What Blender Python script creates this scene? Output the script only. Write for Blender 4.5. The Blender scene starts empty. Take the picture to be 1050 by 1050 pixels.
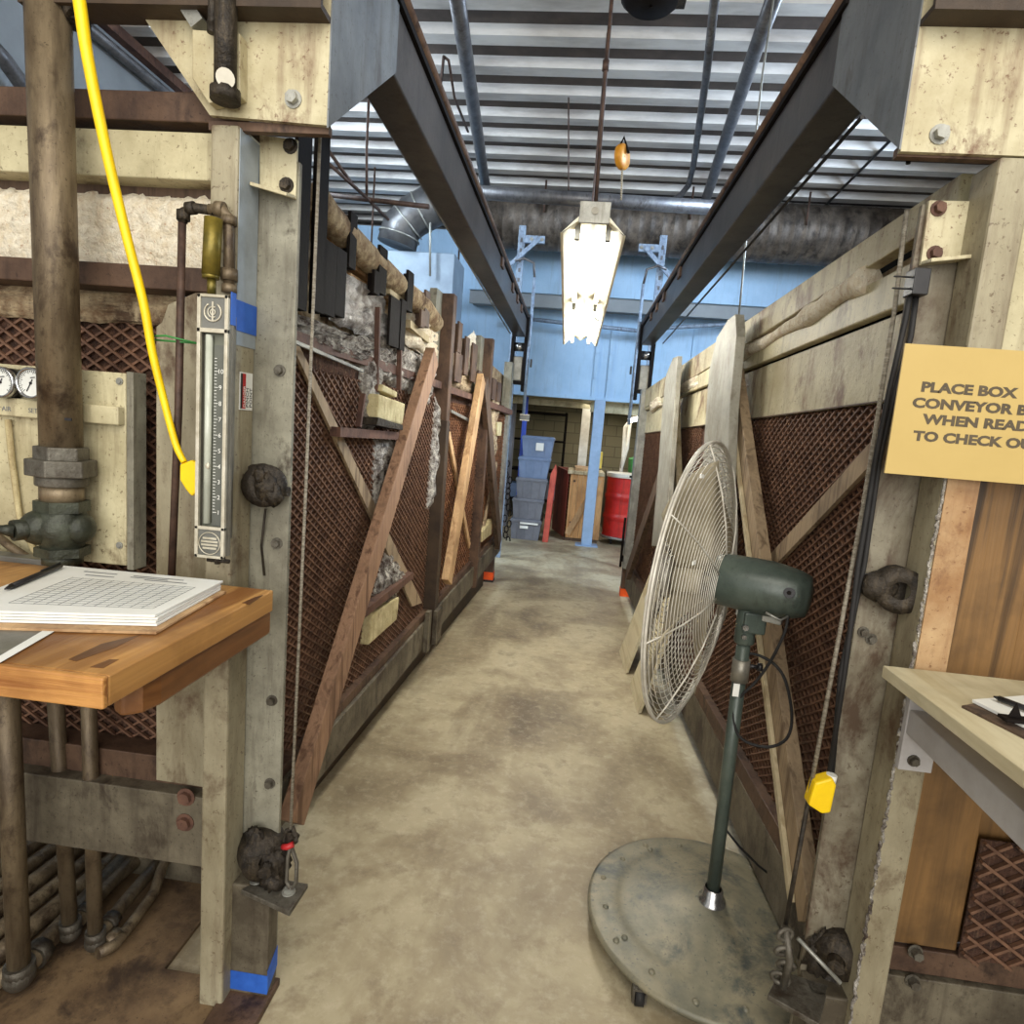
import bpy, math, random
from mathutils import Vector, Matrix
random.seed(7)
V = Vector
SC = bpy.context.scene
COL = SC.collection

# ------------------------------------------------------------------ camera
H = 1.58
FPX = 630.0
def cam_axes(p, ya, r):
    f = V((math.sin(ya)*math.cos(p), math.cos(ya)*math.cos(p), math.sin(p)))
    r0 = V((math.cos(ya), -math.sin(ya), 0)); u0 = r0.cross(f)
    return math.cos(r)*r0+math.sin(r)*u0, -math.sin(r)*r0+math.cos(r)*u0, f
RT, UP, FW = cam_axes(math.radians(-7.65), math.radians(-5.15), math.radians(4.62))
CAM = V((0, 0, H))
cd = bpy.data.cameras.new('camera'); cam = bpy.data.objects.new('camera', cd); COL.objects.link(cam)
cd.sensor_width = 36; cd.lens = FPX/1050*36; cd.clip_start = 0.05
m = Matrix((RT, UP, -FW)).transposed().to_4x4(); m.translation = CAM
cam.matrix_world = m
SC.camera = cam

# ------------------------------------------------------------------ world, lights, exposure
SC.view_settings.view_transform = 'Standard'; SC.view_settings.look = 'None'
SC.view_settings.gamma = 1; SC.view_settings.use_curve_mapping = False
SC.view_settings.exposure = 0.0
wd = bpy.data.worlds.new('world'); SC.world = wd; wd.use_nodes = True
wd.node_tree.nodes['Background'].inputs[0].default_value = (1.0, 0.98, 0.95, 1)
wd.node_tree.nodes['Background'].inputs[1].default_value = 0.75
def area(name, loc, target, sx, sy, power, col, spread=180):
    ld = bpy.data.lights.new(name, 'AREA'); ld.spread = math.radians(spread); ld.shape = 'RECTANGLE'; ld.size = sx; ld.size_y = sy
    ld.energy = power; ld.color = col
    o = bpy.data.objects.new(name, ld); COL.objects.link(o); o.location = loc
    d = V(target)-V(loc); o.rotation_euler = d.to_track_quat('-Z', 'Y').to_euler()
    return o
area('near_warm_fill', (0.2, -0.6, 3.6), (0.0, 1.8, 0.6), 3.0, 1.2, 66, (1.0, 0.95, 0.85))  # added unseen warm fill above the camera, brightens the near parts
area('rear_fill_light', (0.3, -3.6, 2.6), (0, 4, 3.6), 5.0, 3.0, 205, (1.0, 0.97, 0.92))  # added unseen fill from behind the camera, brightens the deck webs
area('left_cool_fill', (-3.3, 4.6, 4.4), (0.6, 8.6, 2.6), 1.0, 2.4, 230, (0.74, 0.87, 1.0), 150)  # added cool fill kept out of view, brightens the mezzanine front
area('right_cool_fill', (3.5, 4.6, 4.4), (-0.6, 6.0, 2.4), 1.0, 2.4, 420, (0.66, 0.81, 1.0), 140)  # added cool fill kept out of view, gives the left beam its blue
area('aisle_lamp_light', (0.0, 4.2, 2.36), (0.0, 4.2, 0), 0.26, 2.6, 50, (1.0, 0.97, 0.90))
area('under_mezzanine_fill', (0.6, 10.4, 1.98), (0.3, 10.4, 0), 2.0, 1.0, 22, (1.0, 0.93, 0.80))  # added fill to lift the dark space under the mezzanine

# ------------------------------------------------------------------ picture point -> place
def P(x, y, X=None, Y=None, Z=None):
    d = FW+(x-525)/FPX*RT-(y-525)/FPX*UP
    t = (Z-H)/d.z if Z is not None else (X/d.x if X is not None else Y/d.y)
    return CAM+d*t

# ------------------------------------------------------------------ mesh builder
class MB:
    def __init__(self, T=None): self.v = []; self.f = []; self.s = []; self.T = T
    def add(self, vs, fs, smooth=False):
        b = len(self.v)
        self.v += [self.T(V(p)) if self.T else V(p) for p in vs]
        self.f += [tuple(b+i for i in f) for f in fs]; self.s += [smooth]*len(fs)
        return self
    def hexa(self, c):
        return self.add(c, [(0,3,2,1),(4,5,6,7),(0,1,5,4),(1,2,6,5),(2,3,7,6),(3,0,4,7)])
    def bx(self, x0, x1, y0, y1, z0, z1):
        x0, x1 = sorted((x0, x1)); y0, y1 = sorted((y0, y1)); z0, z1 = sorted((z0, z1))
        return self.hexa([(x0,y0,z0),(x1,y0,z0),(x1,y1,z0),(x0,y1,z0),(x0,y0,z1),(x1,y0,z1),(x1,y1,z1),(x0,y1,z1)])
    def bar(self, p0, p1, w, h, up=(0,0,1)):
        p0 = V(p0); p1 = V(p1); d = (p1-p0).normalized(); u = V(up); sd = d.cross(u)
        if sd.length < 1e-4: sd = d.cross(V((1,0,0)))
        sd.normalize(); u = sd.cross(d).normalized()
        a = sd*w/2; b = u*h/2
        return self.hexa([p0-a-b,p0+a-b,p1+a-b,p1-a-b,p0-a+b,p0+a+b,p1+a+b,p1-a+b])
    def cyl(self, p0, p1, r0, r1=None, n=16, cap=True):
        p0 = V(p0); p1 = V(p1); r1 = r0 if r1 is None else r1
        d = (p1-p0).normalized(); a = d.orthogonal().normalized(); b = d.cross(a)
        vs = []
        for p, r in ((p0, r0), (p1, r1)):
            vs += [p+(a*math.cos(2*math.pi*i/n)+b*math.sin(2*math.pi*i/n))*r for i in range(n)]
        self.add(vs, [(i,(i+1)%n,n+(i+1)%n,n+i) for i in range(n)], True)
        if cap:
            k = len(self.v)-2*n
            self.f += [tuple(k+i for i in reversed(range(n))), tuple(k+n+i for i in range(n))]; self.s += [False]*2
        return self
    def tube(self, pts, r, n=8, closed=False, rad=None):
        pts = [V(p) for p in pts]; N = len(pts); vs = []; a = None
        for i, p in enumerate(pts):
            if closed: d = pts[(i+1)%N]-pts[i-1]
            else: d = pts[min(i+1,N-1)]-pts[max(i-1,0)]
            d.normalize()
            if a is None: a = d.orthogonal().normalized()
            else:
                a = a-d*a.dot(d)
                a = d.orthogonal().normalized() if a.length < 1e-6 else a.normalized()
            b = d.cross(a); rr = rad[i] if rad else r
            vs += [p+(a*math.cos(2*math.pi*k/n)+b*math.sin(2*math.pi*k/n))*rr for k in range(n)]
        fs = []
        for i in range(N if closed else N-1):
            j = (i+1) % N
            fs += [(i*n+k, i*n+(k+1)%n, j*n+(k+1)%n, j*n+k) for k in range(n)]
        self.add(vs, fs, True)
        if not closed:
            k = len(self.v)-N*n
            self.f += [tuple(k+i for i in reversed(range(n))), tuple(k+(N-1)*n+i for i in range(n))]; self.s += [False]*2
        return self
    def lathe(self, prof, c, axis=(0,0,1), n=32, smooth=True):
        c = V(c); d = V(axis).normalized(); a = d.orthogonal().normalized(); b = d.cross(a); vs = []
        for r, z in prof:
            vs += [c+d*z+(a*math.cos(2*math.pi*i/n)+b*math.sin(2*math.pi*i/n))*max(r,1e-4) for i in range(n)]
        fs = [(j*n+i, j*n+(i+1)%n, (j+1)*n+(i+1)%n, (j+1)*n+i) for j in range(len(prof)-1) for i in range(n)]
        return self.add(vs, fs, smooth)
    def prism(self, poly, vec):
        poly = [V(p) for p in poly]; n = len(poly); vec = V(vec)
        fs = [tuple(reversed(range(n))), tuple(range(n, 2*n))]+[(i,(i+1)%n,n+(i+1)%n,n+i) for i in range(n)]
        return self.add(poly+[p+vec for p in poly], fs)
    def sph(self, c, r, s=(1,1,1), n=14, jit=0):
        c = V(c); vs = []; m = n//2
        for j in range(m+1):
            t = math.pi*j/m
            for i in range(n):
                k = r*(1+random.uniform(-jit, jit)); a = 2*math.pi*i/n
                vs.append(c+V((k*math.sin(t)*math.cos(a)*s[0], k*math.sin(t)*math.sin(a)*s[1], k*math.cos(t)*s[2])))
        fs = [(j*n+i,(j+1)*n+i,(j+1)*n+(i+1)%n,j*n+(i+1)%n) for j in range(m) for i in range(n)]
        return self.add(vs, fs, True)
    def hexnut(self, p0, p1, r): 
        k = len(self.s); self.cyl(p0, p1, r, n=6)
        for i in range(k, len(self.s)): self.s[i] = False
        return self
    def lump(self, quad, n, thick, k=14, seed=0, kz=None):
        """a lumpy pad: quad of four points, bulging along n by about thick"""
        rnd = random.Random(seed); q = [V(p) for p in quad]; n = V(n).normalized(); vs = []; kz = kz or k
        for j in range(kz+1):
            for i in range(k+1):
                u = i/k; w = j/kz
                p = q[0]*(1-u)*(1-w)+q[1]*u*(1-w)+q[2]*u*w+q[3]*(1-u)*w
                e = min(u,1-u,w,1-w)*6; e = min(1, e)
                edge = i in (0,k) or j in (0,kz)
                jj = 0 if not edge else thick*.3
                vs.append(p+n*(0 if edge else thick*(.35+.65*rnd.random())*e**.5)+V((rnd.uniform(-jj,jj)*.3,rnd.uniform(-jj,jj),rnd.uniform(-jj,jj))))
        fs = [(j*(k+1)+i, j*(k+1)+i+1, (j+1)*(k+1)+i+1, (j+1)*(k+1)+i) for j in range(kz) for i in range(k)]
        b = len(vs); vs += [p-n*.004 for p in q]; 
        self.add(vs, fs+[(b,b+3,b+2,b+1)], True)
        return self

def smooth(pts, m=6):
    p = [V(q) for q in pts]; p = [p[0]]+p+[p[-1]]; out = []
    for i in range(1, len(p)-2):
        for j in range(m):
            t = j/m
            out.append(.5*(2*p[i]+(p[i+1]-p[i-1])*t+(2*p[i-1]-5*p[i]+4*p[i+1]-p[i+2])*t*t+(3*p[i]-p[i-1]-3*p[i+1]+p[i+2])*t**3))
    return out+[p[-2]]
def mesh_obj(name, mb, mat, loc=(0,0,0), bevel=0):
    me = bpy.data.meshes.new(name); L = V(loc)
    me.from_pydata([p-L for p in mb.v], [], mb.f); me.update()
    me.polygons.foreach_set('use_smooth', mb.s)
    o = bpy.data.objects.new(name, me); COL.objects.link(o)
    me.materials.append(mat)
    if bevel:
        b = o.modifiers.new('bevel', 'BEVEL'); b.width = bevel; b.segments = 2; b.limit_method = 'ANGLE'; b.angle_limit = math.radians(40)
    return o
def tag(o, label, cat, group=None, kind=None):
    if label: o['label'] = label
    if cat: o['category'] = cat
    if group: o['group'] = group
    if kind: o['kind'] = kind
    return o
def thing(name, label, cat, loc=(0,0,0), group=None):
    o = bpy.data.objects.new(name, None); COL.objects.link(o); o.location = loc; o.empty_display_size = .1
    return tag(o, label, cat, group)
def wloc(o):
    l = V(o.location)
    while o.parent: o = o.parent; l = l+V(o.location)
    return l
def part(par, name, mb, mat, bevel=0, label=None):
    L = wloc(par)
    o = mesh_obj(name, mb, mat, L, bevel); o.parent = par
    if label: o['label'] = label
    return o
def solo(name, mb, mat, label, cat, bevel=0, group=None, kind=None):
    c = sum(mb.v, V((0,0,0)))/len(mb.v); z = min(p.z for p in mb.v); c.z = z
    o = mesh_obj(name, mb, mat, c, bevel); o.location = c
    return tag(o, label, cat, group, kind)
def struct(name, mb, mat):
    o = mesh_obj(name, mb, mat); o['kind'] = 'structure'; return o
def copy_thing(o, d, label=None):
    c = o.copy(); COL.objects.link(c); c.location = V(o.location)+V(d)
    if label: c['label'] = label
    def rec(a, b):
        for ch in a.children:
            k = ch.copy(); COL.objects.link(k); k.parent = b; rec(ch, k)
    rec(o, c)
    return c

def text_part(par, name, lines, mat, origin, xdir, ydir, size, spacing=1.3, depth=.0006, align='LEFT', bold=0.0):
    """raised lettering lying on a surface; origin is the start (or the middle) of the first baseline"""
    X = V(xdir).normalized(); Yv = V(ydir).normalized(); N = X.cross(Yv)
    cu = bpy.data.curves.new(name, 'FONT'); cu.body = '\n'.join(lines); cu.size = size; cu.space_line = spacing
    cu.align_x = align; cu.extrude = depth; cu.offset = bold; cu.resolution_u = 3
    t = bpy.data.objects.new(name+'_curve', cu); COL.objects.link(t)
    dg = bpy.context.evaluated_depsgraph_get(); dg.update()
    me = bpy.data.meshes.new_from_object(t.evaluated_get(dg))
    bpy.data.objects.remove(t)
    O = V(origin); L = wloc(par)
    for vt in me.vertices: vt.co = O+X*vt.co.x+Yv*vt.co.y+N*vt.co.z-L
    o = bpy.data.objects.new(name, me); COL.objects.link(o); o.parent = par
    me.materials.clear(); me.materials.append(mat)
    return o

# ------------------------------------------------------------------ materials
def srgb(r, g, b):
    f = lambda c: (c/255/12.92) if c/255 <= .04045 else ((c/255+.055)/1.055)**2.4
    return (f(r), f(g), f(b), 1)
class NT:
    def __init__(self, name):
        self.m = bpy.data.materials.new(name); self.m.use_nodes = True
        self.n = self.m.node_tree.nodes; self.l = self.m.node_tree.links
        self.b = self.n['Principled BSDF']
        self.tc = self.n.new('ShaderNodeTexCoord')
    def mapping(self, scale=(1,1,1), rot=(0,0,0)):
        mp = self.n.new('ShaderNodeMapping'); mp.inputs['Scale'].default_value = scale; mp.inputs['Rotation'].default_value = rot
        self.l.new(self.tc.outputs['Object'], mp.inputs['Vector']); return mp.outputs[0]
    def noise(self, vec, scale, detail=6, rough=.6, dist=0):
        t = self.n.new('ShaderNodeTexNoise'); t.inputs['Scale'].default_value = scale; t.inputs['Detail'].default_value = detail
        t.inputs['Roughness'].default_value = rough; t.inputs['Distortion'].default_value = dist
        self.l.new(vec, t.inputs['Vector']); return t.outputs['Fac']
    def ramp(self, fac, stops):
        r = self.n.new('ShaderNodeValToRGB'); e = r.color_ramp.elements
        while len(e) < len(stops): e.new(.5)
        for el, (p, c) in zip(e, stops): el.position = p; el.color = c
        self.l.new(fac, r.inputs[0]); return r.outputs[0]
    def mix(self, fac, a, b, blend='MIX'):
        x = self.n.new('ShaderNodeMix'); x.data_type = 'RGBA'; x.blend_type = blend
        for sock, val in ((x.inputs[0], fac), (x.inputs[6], a), (x.inputs[7], b)):
            if hasattr(val, 'is_output'): self.l.new(val, sock)
            else: sock.default_value = val
        return x.outputs[2]
    def bump(self, h, strength, dist=.01):
        b = self.n.new('ShaderNodeBump'); b.inputs['Strength'].default_value = strength; b.inputs['Distance'].default_value = dist
        self.l.new(h, b.inputs['Height']); self.l.new(b.outputs[0], self.b.inputs['Normal'])
    def color(self, c): self.l.new(c, self.b.inputs['Base Color'])
def mat(name, c1, c2=None, scale=6, rough=.6, metal=0, bump=.15, spots=None, spot_scale=9, spot_t=.62, stretch=(1,1,1), fine=40, bdist=.01):
    """worn surface: two tones mixed by noise, plus stains"""
    t = NT(name); c2 = c2 or c1
    vec = t.mapping(stretch)
    n1 = t.noise(vec, scale, 8, .66)
    c = t.ramp(n1, [(.36, c2), (.62, c1)])
    if spots:
        # broad grime, running streaks and fine specks, all of the stain's own colour
        n2 = t.noise(t.mapping((1,1,.6)), spot_scale, 9, .7, .3)
        f = t.ramp(n2, [(spot_t-.08, (0,0,0,1)), (spot_t+.04, (.9,.9,.9,1))])
        c = t.mix(f, c, spots)
        n3 = t.noise(t.mapping((1,1,.10)), spot_scale*3, 6, .65)
        c = t.mix(t.ramp(n3, [(.52, (0,0,0,1)), (.72, (.62,.62,.62,1))]), c, spots)
        n4 = t.noise(t.mapping((1,1,1)), spot_scale*14, 4, .7)
        c = t.mix(t.ramp(n4, [(.60, (0,0,0,1)), (.68, (.75,.75,.75,1))]), c, spots)
    t.color(c)
    t.b.inputs['Roughness'].default_value = rough; t.b.inputs['Metallic'].default_value = metal
    if bump: t.bump(t.noise(vec, fine, 6, .65), bump, bdist)
    return t.m
def wood(name, c1, c2, axis, rough=.6, scale=14, bump=.25, long=.06):
    t = NT(name); st = [1,1,1]; st[axis] = long
    vec = t.mapping(tuple(st))
    n = t.noise(vec, scale, 8, .6, .6)
    c = t.ramp(n, [(.36, c2), (.5, c1), (.64, tuple(.55*a+.45*b for a, b in zip(c1, c2)))])
    n2 = t.noise(t.mapping((1,1,1)), 3.5, 5)
    c = t.mix(t.ramp(n2, [(.5,(0,0,0,1)),(.66,(.6,.6,.6,1))]), c, tuple(x*.7 for x in c2[:3])+(1,))
    t.color(c); t.b.inputs['Roughness'].default_value = rough
    t.bump(t.noise(vec, scale*4, 6), bump, .006)
    return t.m
def emit(name, col, s):
    t = NT(name); t.b.inputs['Base Color'].default_value = col
    t.b.inputs['Emission Color'].default_value = col; t.b.inputs['Emission Strength'].default_value = s
    return t.m
S = srgb
M = {}
M['cream'] = mat('cream_paint', S(205,196,160), S(168,158,124), 5, .5, 0, .12, S(92,70,44), 7, .66)
M['cream_rust'] = mat('cream_paint_rusted', S(198,190,158), S(164,152,118), 4, .55, 0, .2, S(96,58,34), 6, .6)
M['grey_paint'] = mat('grey_paint', S(150,147,130), S(112,108,94), 6, .6, 0, .15, S(62,52,40), 10, .65)
M['dirty_grey'] = mat('dirty_grey_steel', S(118,110,92), S(74,66,53), 5, .6, .1, .2, S(50,38,28), 7, .6)
M['post'] = mat('worn_post_paint', S(172,164,138), S(120,110,86), 4, .55, 0, .2, S(84,62,42), 6, .6, (1,1,.35))
M['galv'] = mat('galvanised_steel', S(168,168,160), S(128,128,122), 9, .42, .5, .1, S(110,105,95), 14, .68)
M['beam'] = mat('dark_track_steel', S(88,80,74), S(58,52,48), 3, .38, .45, .08, S(40,32,28), 6, .66)
M['gusset'] = mat('gusset_paint_cool_sheen', S(132,136,138), S(98,102,106), 4, .42, .1, .1, S(74,66,58), 6, .66)  # grey paint with the cool daylight sheen put into its colour
M['brown_steel'] = mat('brown_steel', S(104,80,62), S(70,50,38), 5, .6, .15, .2, S(48,32,24), 8, .6)
M['red_steel'] = mat('rust_red_steel', S(110,78,62), S(76,50,40), 7, .7, 0, .25, S(56,36,30), 9, .6)
M['black_steel'] = mat('black_painted_bar', S(24,18,15), S(15,11,10), 6, .7, 0, .15)
M['black_steel'].node_tree.nodes['Principled BSDF'].inputs['Specular IOR Level'].default_value = .15
M['grease'] = mat('greasy_iron', S(58,50,40), S(26,21,16), 25, .55, .3, .8, S(90,78,60), 30, .66)
M['column_dirty'] = mat('rust_stained_column', S(140,134,116), S(96,86,68), 4, .6, 0, .25, S(72,52,36), 6, .56)
M['tan_rust'] = mat('tan_rusted_board', S(186,156,116), S(150,112,72), 5, .6, 0, .2, S(110,70,42), 7, .62)
M['pipe'] = mat('old_iron_pipe', S(142,126,100), S(86,72,54), 9, .5, .35, .25, S(60,46,34), 12, .6, (1,1,.25))
M['iron_fit'] = mat('grey_iron_fitting', S(112,108,98), S(76,70,60), 16, .5, .45, .4, S(58,46,36), 14, .62)
M['green_iron'] = mat('dark_green_valve_iron', S(72,76,62), S(40,42,34), 15, .45, .25, .4)
M['brass'] = mat('dirty_brass', S(140,122,48), S(92,84,36), 14, .4, .5, .2)
M['yellow'] = mat('yellow_rubber', S(252,214,10), S(240,196,4), 10, .45, 0, .03)
M['bluetape'] = mat('blue_tape', S(48,104,200), S(34,84,176), 14, .6, 0, .1)
M['tape_pale'] = mat('faded_blue_paint', S(160,170,178), S(140,148,152), 9, .6, 0, .1)
M['strand'] = mat('rusty_expanded_metal', S(128,94,72), S(84,58,44), 20, .65, .15, .2)
M['strand_light'] = mat('bright_expanded_metal', S(158,112,80), S(104,70,50), 20, .6, .15, .2)
M['fibre'] = mat('brown_fibre_packing', S(116,80,62), S(62,40,31), 40, .95, 0, 1.0, S(156,124,98), 60, .64, (1,1,1), 90, .03)
M['insul_white'] = mat('white_insulation', S(240,232,212), S(222,208,180), 40, .95, 0, .6, S(168,124,84), 7, .74, (1,1,1), 50, .04)
M['insul_dirty'] = mat('dirty_insulation', S(206,186,150), S(136,108,80), 20, .95, 0, .8, S(84,60,44), 12, .62, (1,1,1), 50, .03)
M['foil'] = mat('wrinkled_foil', S(250,248,244), S(160,150,142), 16, .3, .15, 1.0, S(96,76,62), 12, .66, (1,1,1), 22, .04)
M['fluff'] = mat('torn_insulation', S(236,230,218), S(84,66,54), 26, .95, 0, 1.0, S(64,48,38), 16, .60, (1,1,1), 45, .04)
M['concrete'] = None
M['white_paper'] = mat('white_paper', S(236,236,230), S(224,224,216), 4, .8, 0, .02)
M['paper_line'] = mat('printed_grey', S(120,122,124), S(100,102,104), 20, .8, 0, 0)
M['black'] = mat('black_plastic', S(34,32,34), S(22,21,22), 10, .4, 0, .05)
M['rubber'] = mat('black_rubber', S(32,30,30), S(20,19,19), 20, .7, 0, .1)
M['dial'] = mat('dial_white', S(226,228,222), S(208,210,204), 6, .35, 0, .02)
M['chrome'] = mat('chrome', S(200,200,200), S(150,150,150), 30, .2, .9, .05)
M['alum'] = mat('aluminium_frame', S(214,208,190), S(180,172,150), 20, .4, .4, .1)
M['steel_side'] = mat('satin_steel', S(150,146,134), S(116,112,102), 10, .4, .5, .1)
M['desk'] = wood('varnished_plank', S(196,146,84), S(134,86,40), 1, .42, 16, .25, .05)
M['desk_edge'] = wood('dark_varnished_wood', S(120,78,42), S(84,50,24), 1, .4, 14, .2)
M['wood_red'] = wood('redwood_brace', S(166,130,102), S(108,78,58), 2, .65, 26, .3, .05)
M['wood_tan'] = wood('pale_lumber', S(200,164,120), S(150,112,74), 2, .65, 22, .25, .05)
M['wood_grey'] = wood('weathered_lumber', S(168,146,116), S(112,92,70), 2, .7, 24, .3, .06)
M['wood_cream'] = wood('bleached_lumber', S(198,184,150), S(160,142,108), 2, .7, 18, .2, .06)
M['wood_dark'] = wood('dark_timber', S(98,78,62), S(58,44,34), 2, .7, 24, .3, .06)
M['ply_rust'] = wood('stained_plywood', S(132,98,56), S(62,44,24), 2, .5, 18, .25, .04)
M['board_pale'] = wood('pale_board', S(208,198,166), S(184,170,134), 1, .6, 10, .15, .1)
M['crate'] = wood('crate_pine', S(214,166,110), S(168,118,70), 2, .6, 10, .2, .1)
M['crate_side'] = wood('crate_redwood', S(142,72,52), S(100,46,34), 2, .65, 10, .2, .1)
M['foam'] = mat('yellowed_foam_block', S(206,194,150), S(170,154,112), 12, .9, 0, .5, S(120,92,58), 14, .66)
M['rope'] = None
M['steel_rope'] = mat('steel_wire_rope', S(176,168,152), S(120,112,98), 60, .5, .4, .6, None, 9, .6, (1,1,3), 160, .01)
M['fan_green'] = mat('green_grey_enamel', S(84,94,86), S(62,72,66), 6, .34, .1, .08, S(46,50,46), 14, .66)
M['fan_base'] = mat('scuffed_green_enamel', S(146,138,114), S(108,106,90), 5, .45, .1, .12, S(66,74,74), 5, .6)
M['wire'] = mat('plated_guard_wire', S(212,208,196), S(184,178,164), 20, .4, .15, 0)
M['blade'] = mat('dusty_fan_blade', S(184,174,150), S(158,148,124), 10, .6, .1, .1)
M['orange'] = mat('orange_marking', S(244,92,20), S(224,74,10), 10, .5, 0, .05)
M['fin'] = mat('grey_sheet_metal', S(168,166,154), S(136,132,118), 5, .5, .15, .12, S(110,100,84), 8, .66)
M['plenum'] = mat('blue_grey_sheet', S(130,146,160), S(112,126,140), 4, .5, .1, .06)
M['brown_dark'] = mat('dark_brown_flange', S(74,58,42), S(50,38,28), 5, .6, .1, .15)
M['blue'] = mat('pale_blue_paint', S(166,200,230), S(152,188,220), 3, .55, 0, .06, S(140,164,188), 7, .74)
M['blue_post'] = mat('blue_grey_post_paint', S(150,178,210), S(136,162,192), 6, .5, 0, .06)
M['strut'] = mat('painted_strut', S(146,164,184), S(112,128,150), 20, .5, .1, .2, S(92,96,104), 30, .6)
M['grey_wall'] = mat('grey_blue_wall', S(146,152,156), S(132,138,142), 2, .7, 0, .05)
M['deck'] = None
M['duct'] = mat('dirty_spiral_duct', S(112,102,92), S(66,58,50), 5, .55, .35, .15, S(44,38,34), 6, .58)
M['duct_clean'] = mat('galvanised_duct', S(104,104,104), S(78,78,80), 5, .4, .55, .1)
M['conduit'] = mat('grey_conduit', S(112,112,114), S(80,80,84), 8, .42, .45, .15, S(60,54,50), 14, .64)
M['rusty_rod'] = mat('rusty_rod', S(88,66,54), S(52,38,32), 18, .6, .2, .3)
M['tote'] = mat('grey_tote_plastic', S(118,120,128), S(102,104,112), 5, .5, 0, .05)
M['tote_blue'] = mat('blue_grey_tote_plastic', S(118,136,166), S(104,122,150), 5, .5, 0, .05)
M['drum'] = mat('red_drum_paint', S(206,44,36), S(168,30,28), 5, .4, 0, .06, S(120,40,34), 10, .66)
M['red_board'] = mat('red_board_paint', S(196,84,64), S(160,62,48), 5, .6, 0, .1)
M['white_paint'] = mat('off_white_paint', S(226,222,208), S(200,194,178), 6, .55, 0, .08)
M['lavender'] = mat('grey_white_bracket_paint', S(192,190,190), S(170,166,164), 6, .5, 0, .08)
M['green'] = mat('green_bin', S(60,140,66), S(44,112,52), 6, .5, 0, .05)
M['yellow_box'] = mat('yellow_carton', S(224,196,90), S(204,176,70), 6, .6, 0, .05)
M['block'] = None
M['royal'] = mat('royal_blue_paint', S(50,84,190), S(40,70,166), 6, .5, 0, .05)
M['sign'] = mat('manila_sign', S(190,164,100), S(184,158,94), 3, .6, 0, .02)
M['ink'] = mat('dark_sign_lettering', S(88,76,58), S(76,66,50), 30, .7, 0, 0)
M['red_label'] = mat('red_label', S(190,40,44), S(170,34,38), 10, .5, 0, 0)
M['lamp_white'] = mat('white_reflector', S(250,246,226), S(240,234,208), 4, .35, 0, .02)
M['tube'] = emit('fluorescent_tube', (1.0, .97, .86, 1), 9)
M['small_lamp'] = emit('lit_lamp_diffuser', (1.0, .97, .9, 1), 6)
M['pulley'] = mat('yellow_pulley', S(226,160,40), S(190,120,24), 14, .45, .1, .1)
M['tray'] = mat('grey_metal_tray', S(128,128,122), S(96,96,90), 6, .35, .4, .1)

def concrete():
    t = NT('stained_concrete'); v = t.mapping()
    n = t.noise(v, 1.7, 9, .62, .4)
    c = t.ramp(n, [(.32, S(112,98,76)), (.46, S(152,138,110)), (.56, S(176,164,134)), (.7, S(188,178,150))])
    n2 = t.noise(t.mapping((1.3,.7,1)), .9, 8, .6, .8)
    c = t.mix(t.ramp(n2, [(.52,(0,0,0,1)),(.64,(.7,.7,.7,1))]), c, S(112,96,74))
    n3 = t.noise(v, 9, 8, .7, .2)
    c = t.mix(t.ramp(n3, [(.52,(0,0,0,1)),(.66,(.55,.55,.55,1))]), c, S(124,108,84))
    n4 = t.noise(v, 22, 8, .75)
    c = t.mix(t.ramp(n4, [(.35,(.25,.25,.25,1)),(.5,(0,0,0,1))]), c, S(214,204,178))
    t.color(c)
    t.l.new(t.ramp(n, [(.3,(.42,.42,.42,1)),(.7,(.62,.62,.62,1))]), t.b.inputs['Roughness'])
    t.bump(t.noise(v, 60, 6, .7), .15, .005)
    return t.m
M['concrete'] = concrete()
M['dirty_floor'] = mat('dirty_slab', S(128,104,74), S(84,64,44), 4, .8, 0, .3, S(60,44,30), 6, .6)
def deck():
    t = NT('ribbed_steel_deck'); v = t.mapping()
    c = t.ramp(t.noise(t.mapping((.3,1,1)), 5, 6), [(.36, S(176,172,168)), (.62, S(216,214,210))])
    c = t.mix(t.ramp(t.noise(t.mapping((.4,1,1)), 1.4, 7), [(.58,(0,0,0,1)),(.72,(.8,.8,.8,1))]), c, S(104,92,82))
    t.color(c); t.b.inputs['Roughness'].default_value = .5; t.b.inputs['Metallic'].default_value = .15
    return t.m
M['deck'] = deck()
M['deck_recess'] = mat('shaded_deck_recess', S(82,72,66), S(58,50,46), 3, .7, 0, .05)  # shade inside the deck recesses, put into a darker colour
M['desk_front'] = wood('varnished_plank_edge', S(206,150,84), S(150,94,44), 0, .42, 46, .3, .03)
def blocks():
    t = NT('concrete_block_wall')
    mp = t.mapping((1,1,1), (math.radians(90),0,0))
    b = t.n.new('ShaderNodeTexBrick'); t.l.new(mp, b.inputs['Vector'])
    b.inputs['Color1'].default_value = S(146,138,110); b.inputs['Color2'].default_value = S(130,122,96); b.inputs['Mortar'].default_value = S(108,102,82)
    b.inputs['Scale'].default_value = 1; b.inputs['Brick Width'].default_value = .4; b.inputs['Row Height'].default_value = .2; b.inputs['Mortar Size'].default_value = .008
    t.color(b.outputs['Color']); t.b.inputs['Roughness'].default_value = .85
    t.bump(b.outputs['Fac'], -.3, .01)
    return t.m
M['block'] = blocks()
def rope_mat():
    t = NT('braided_rope'); w = t.n.new('ShaderNodeTexWave'); w.bands_direction = 'DIAGONAL'; w.inputs['Scale'].default_value = 60
    t.l.new(t.mapping((1,1,1)), w.inputs['Vector'])
    t.color(t.ramp(w.outputs['Fac'], [(.2, S(140,126,100)), (.7, S(206,196,172))])); t.bump(w.outputs['Fac'], .5, .004)
    return t.m
M['rope'] = rope_mat()
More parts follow.
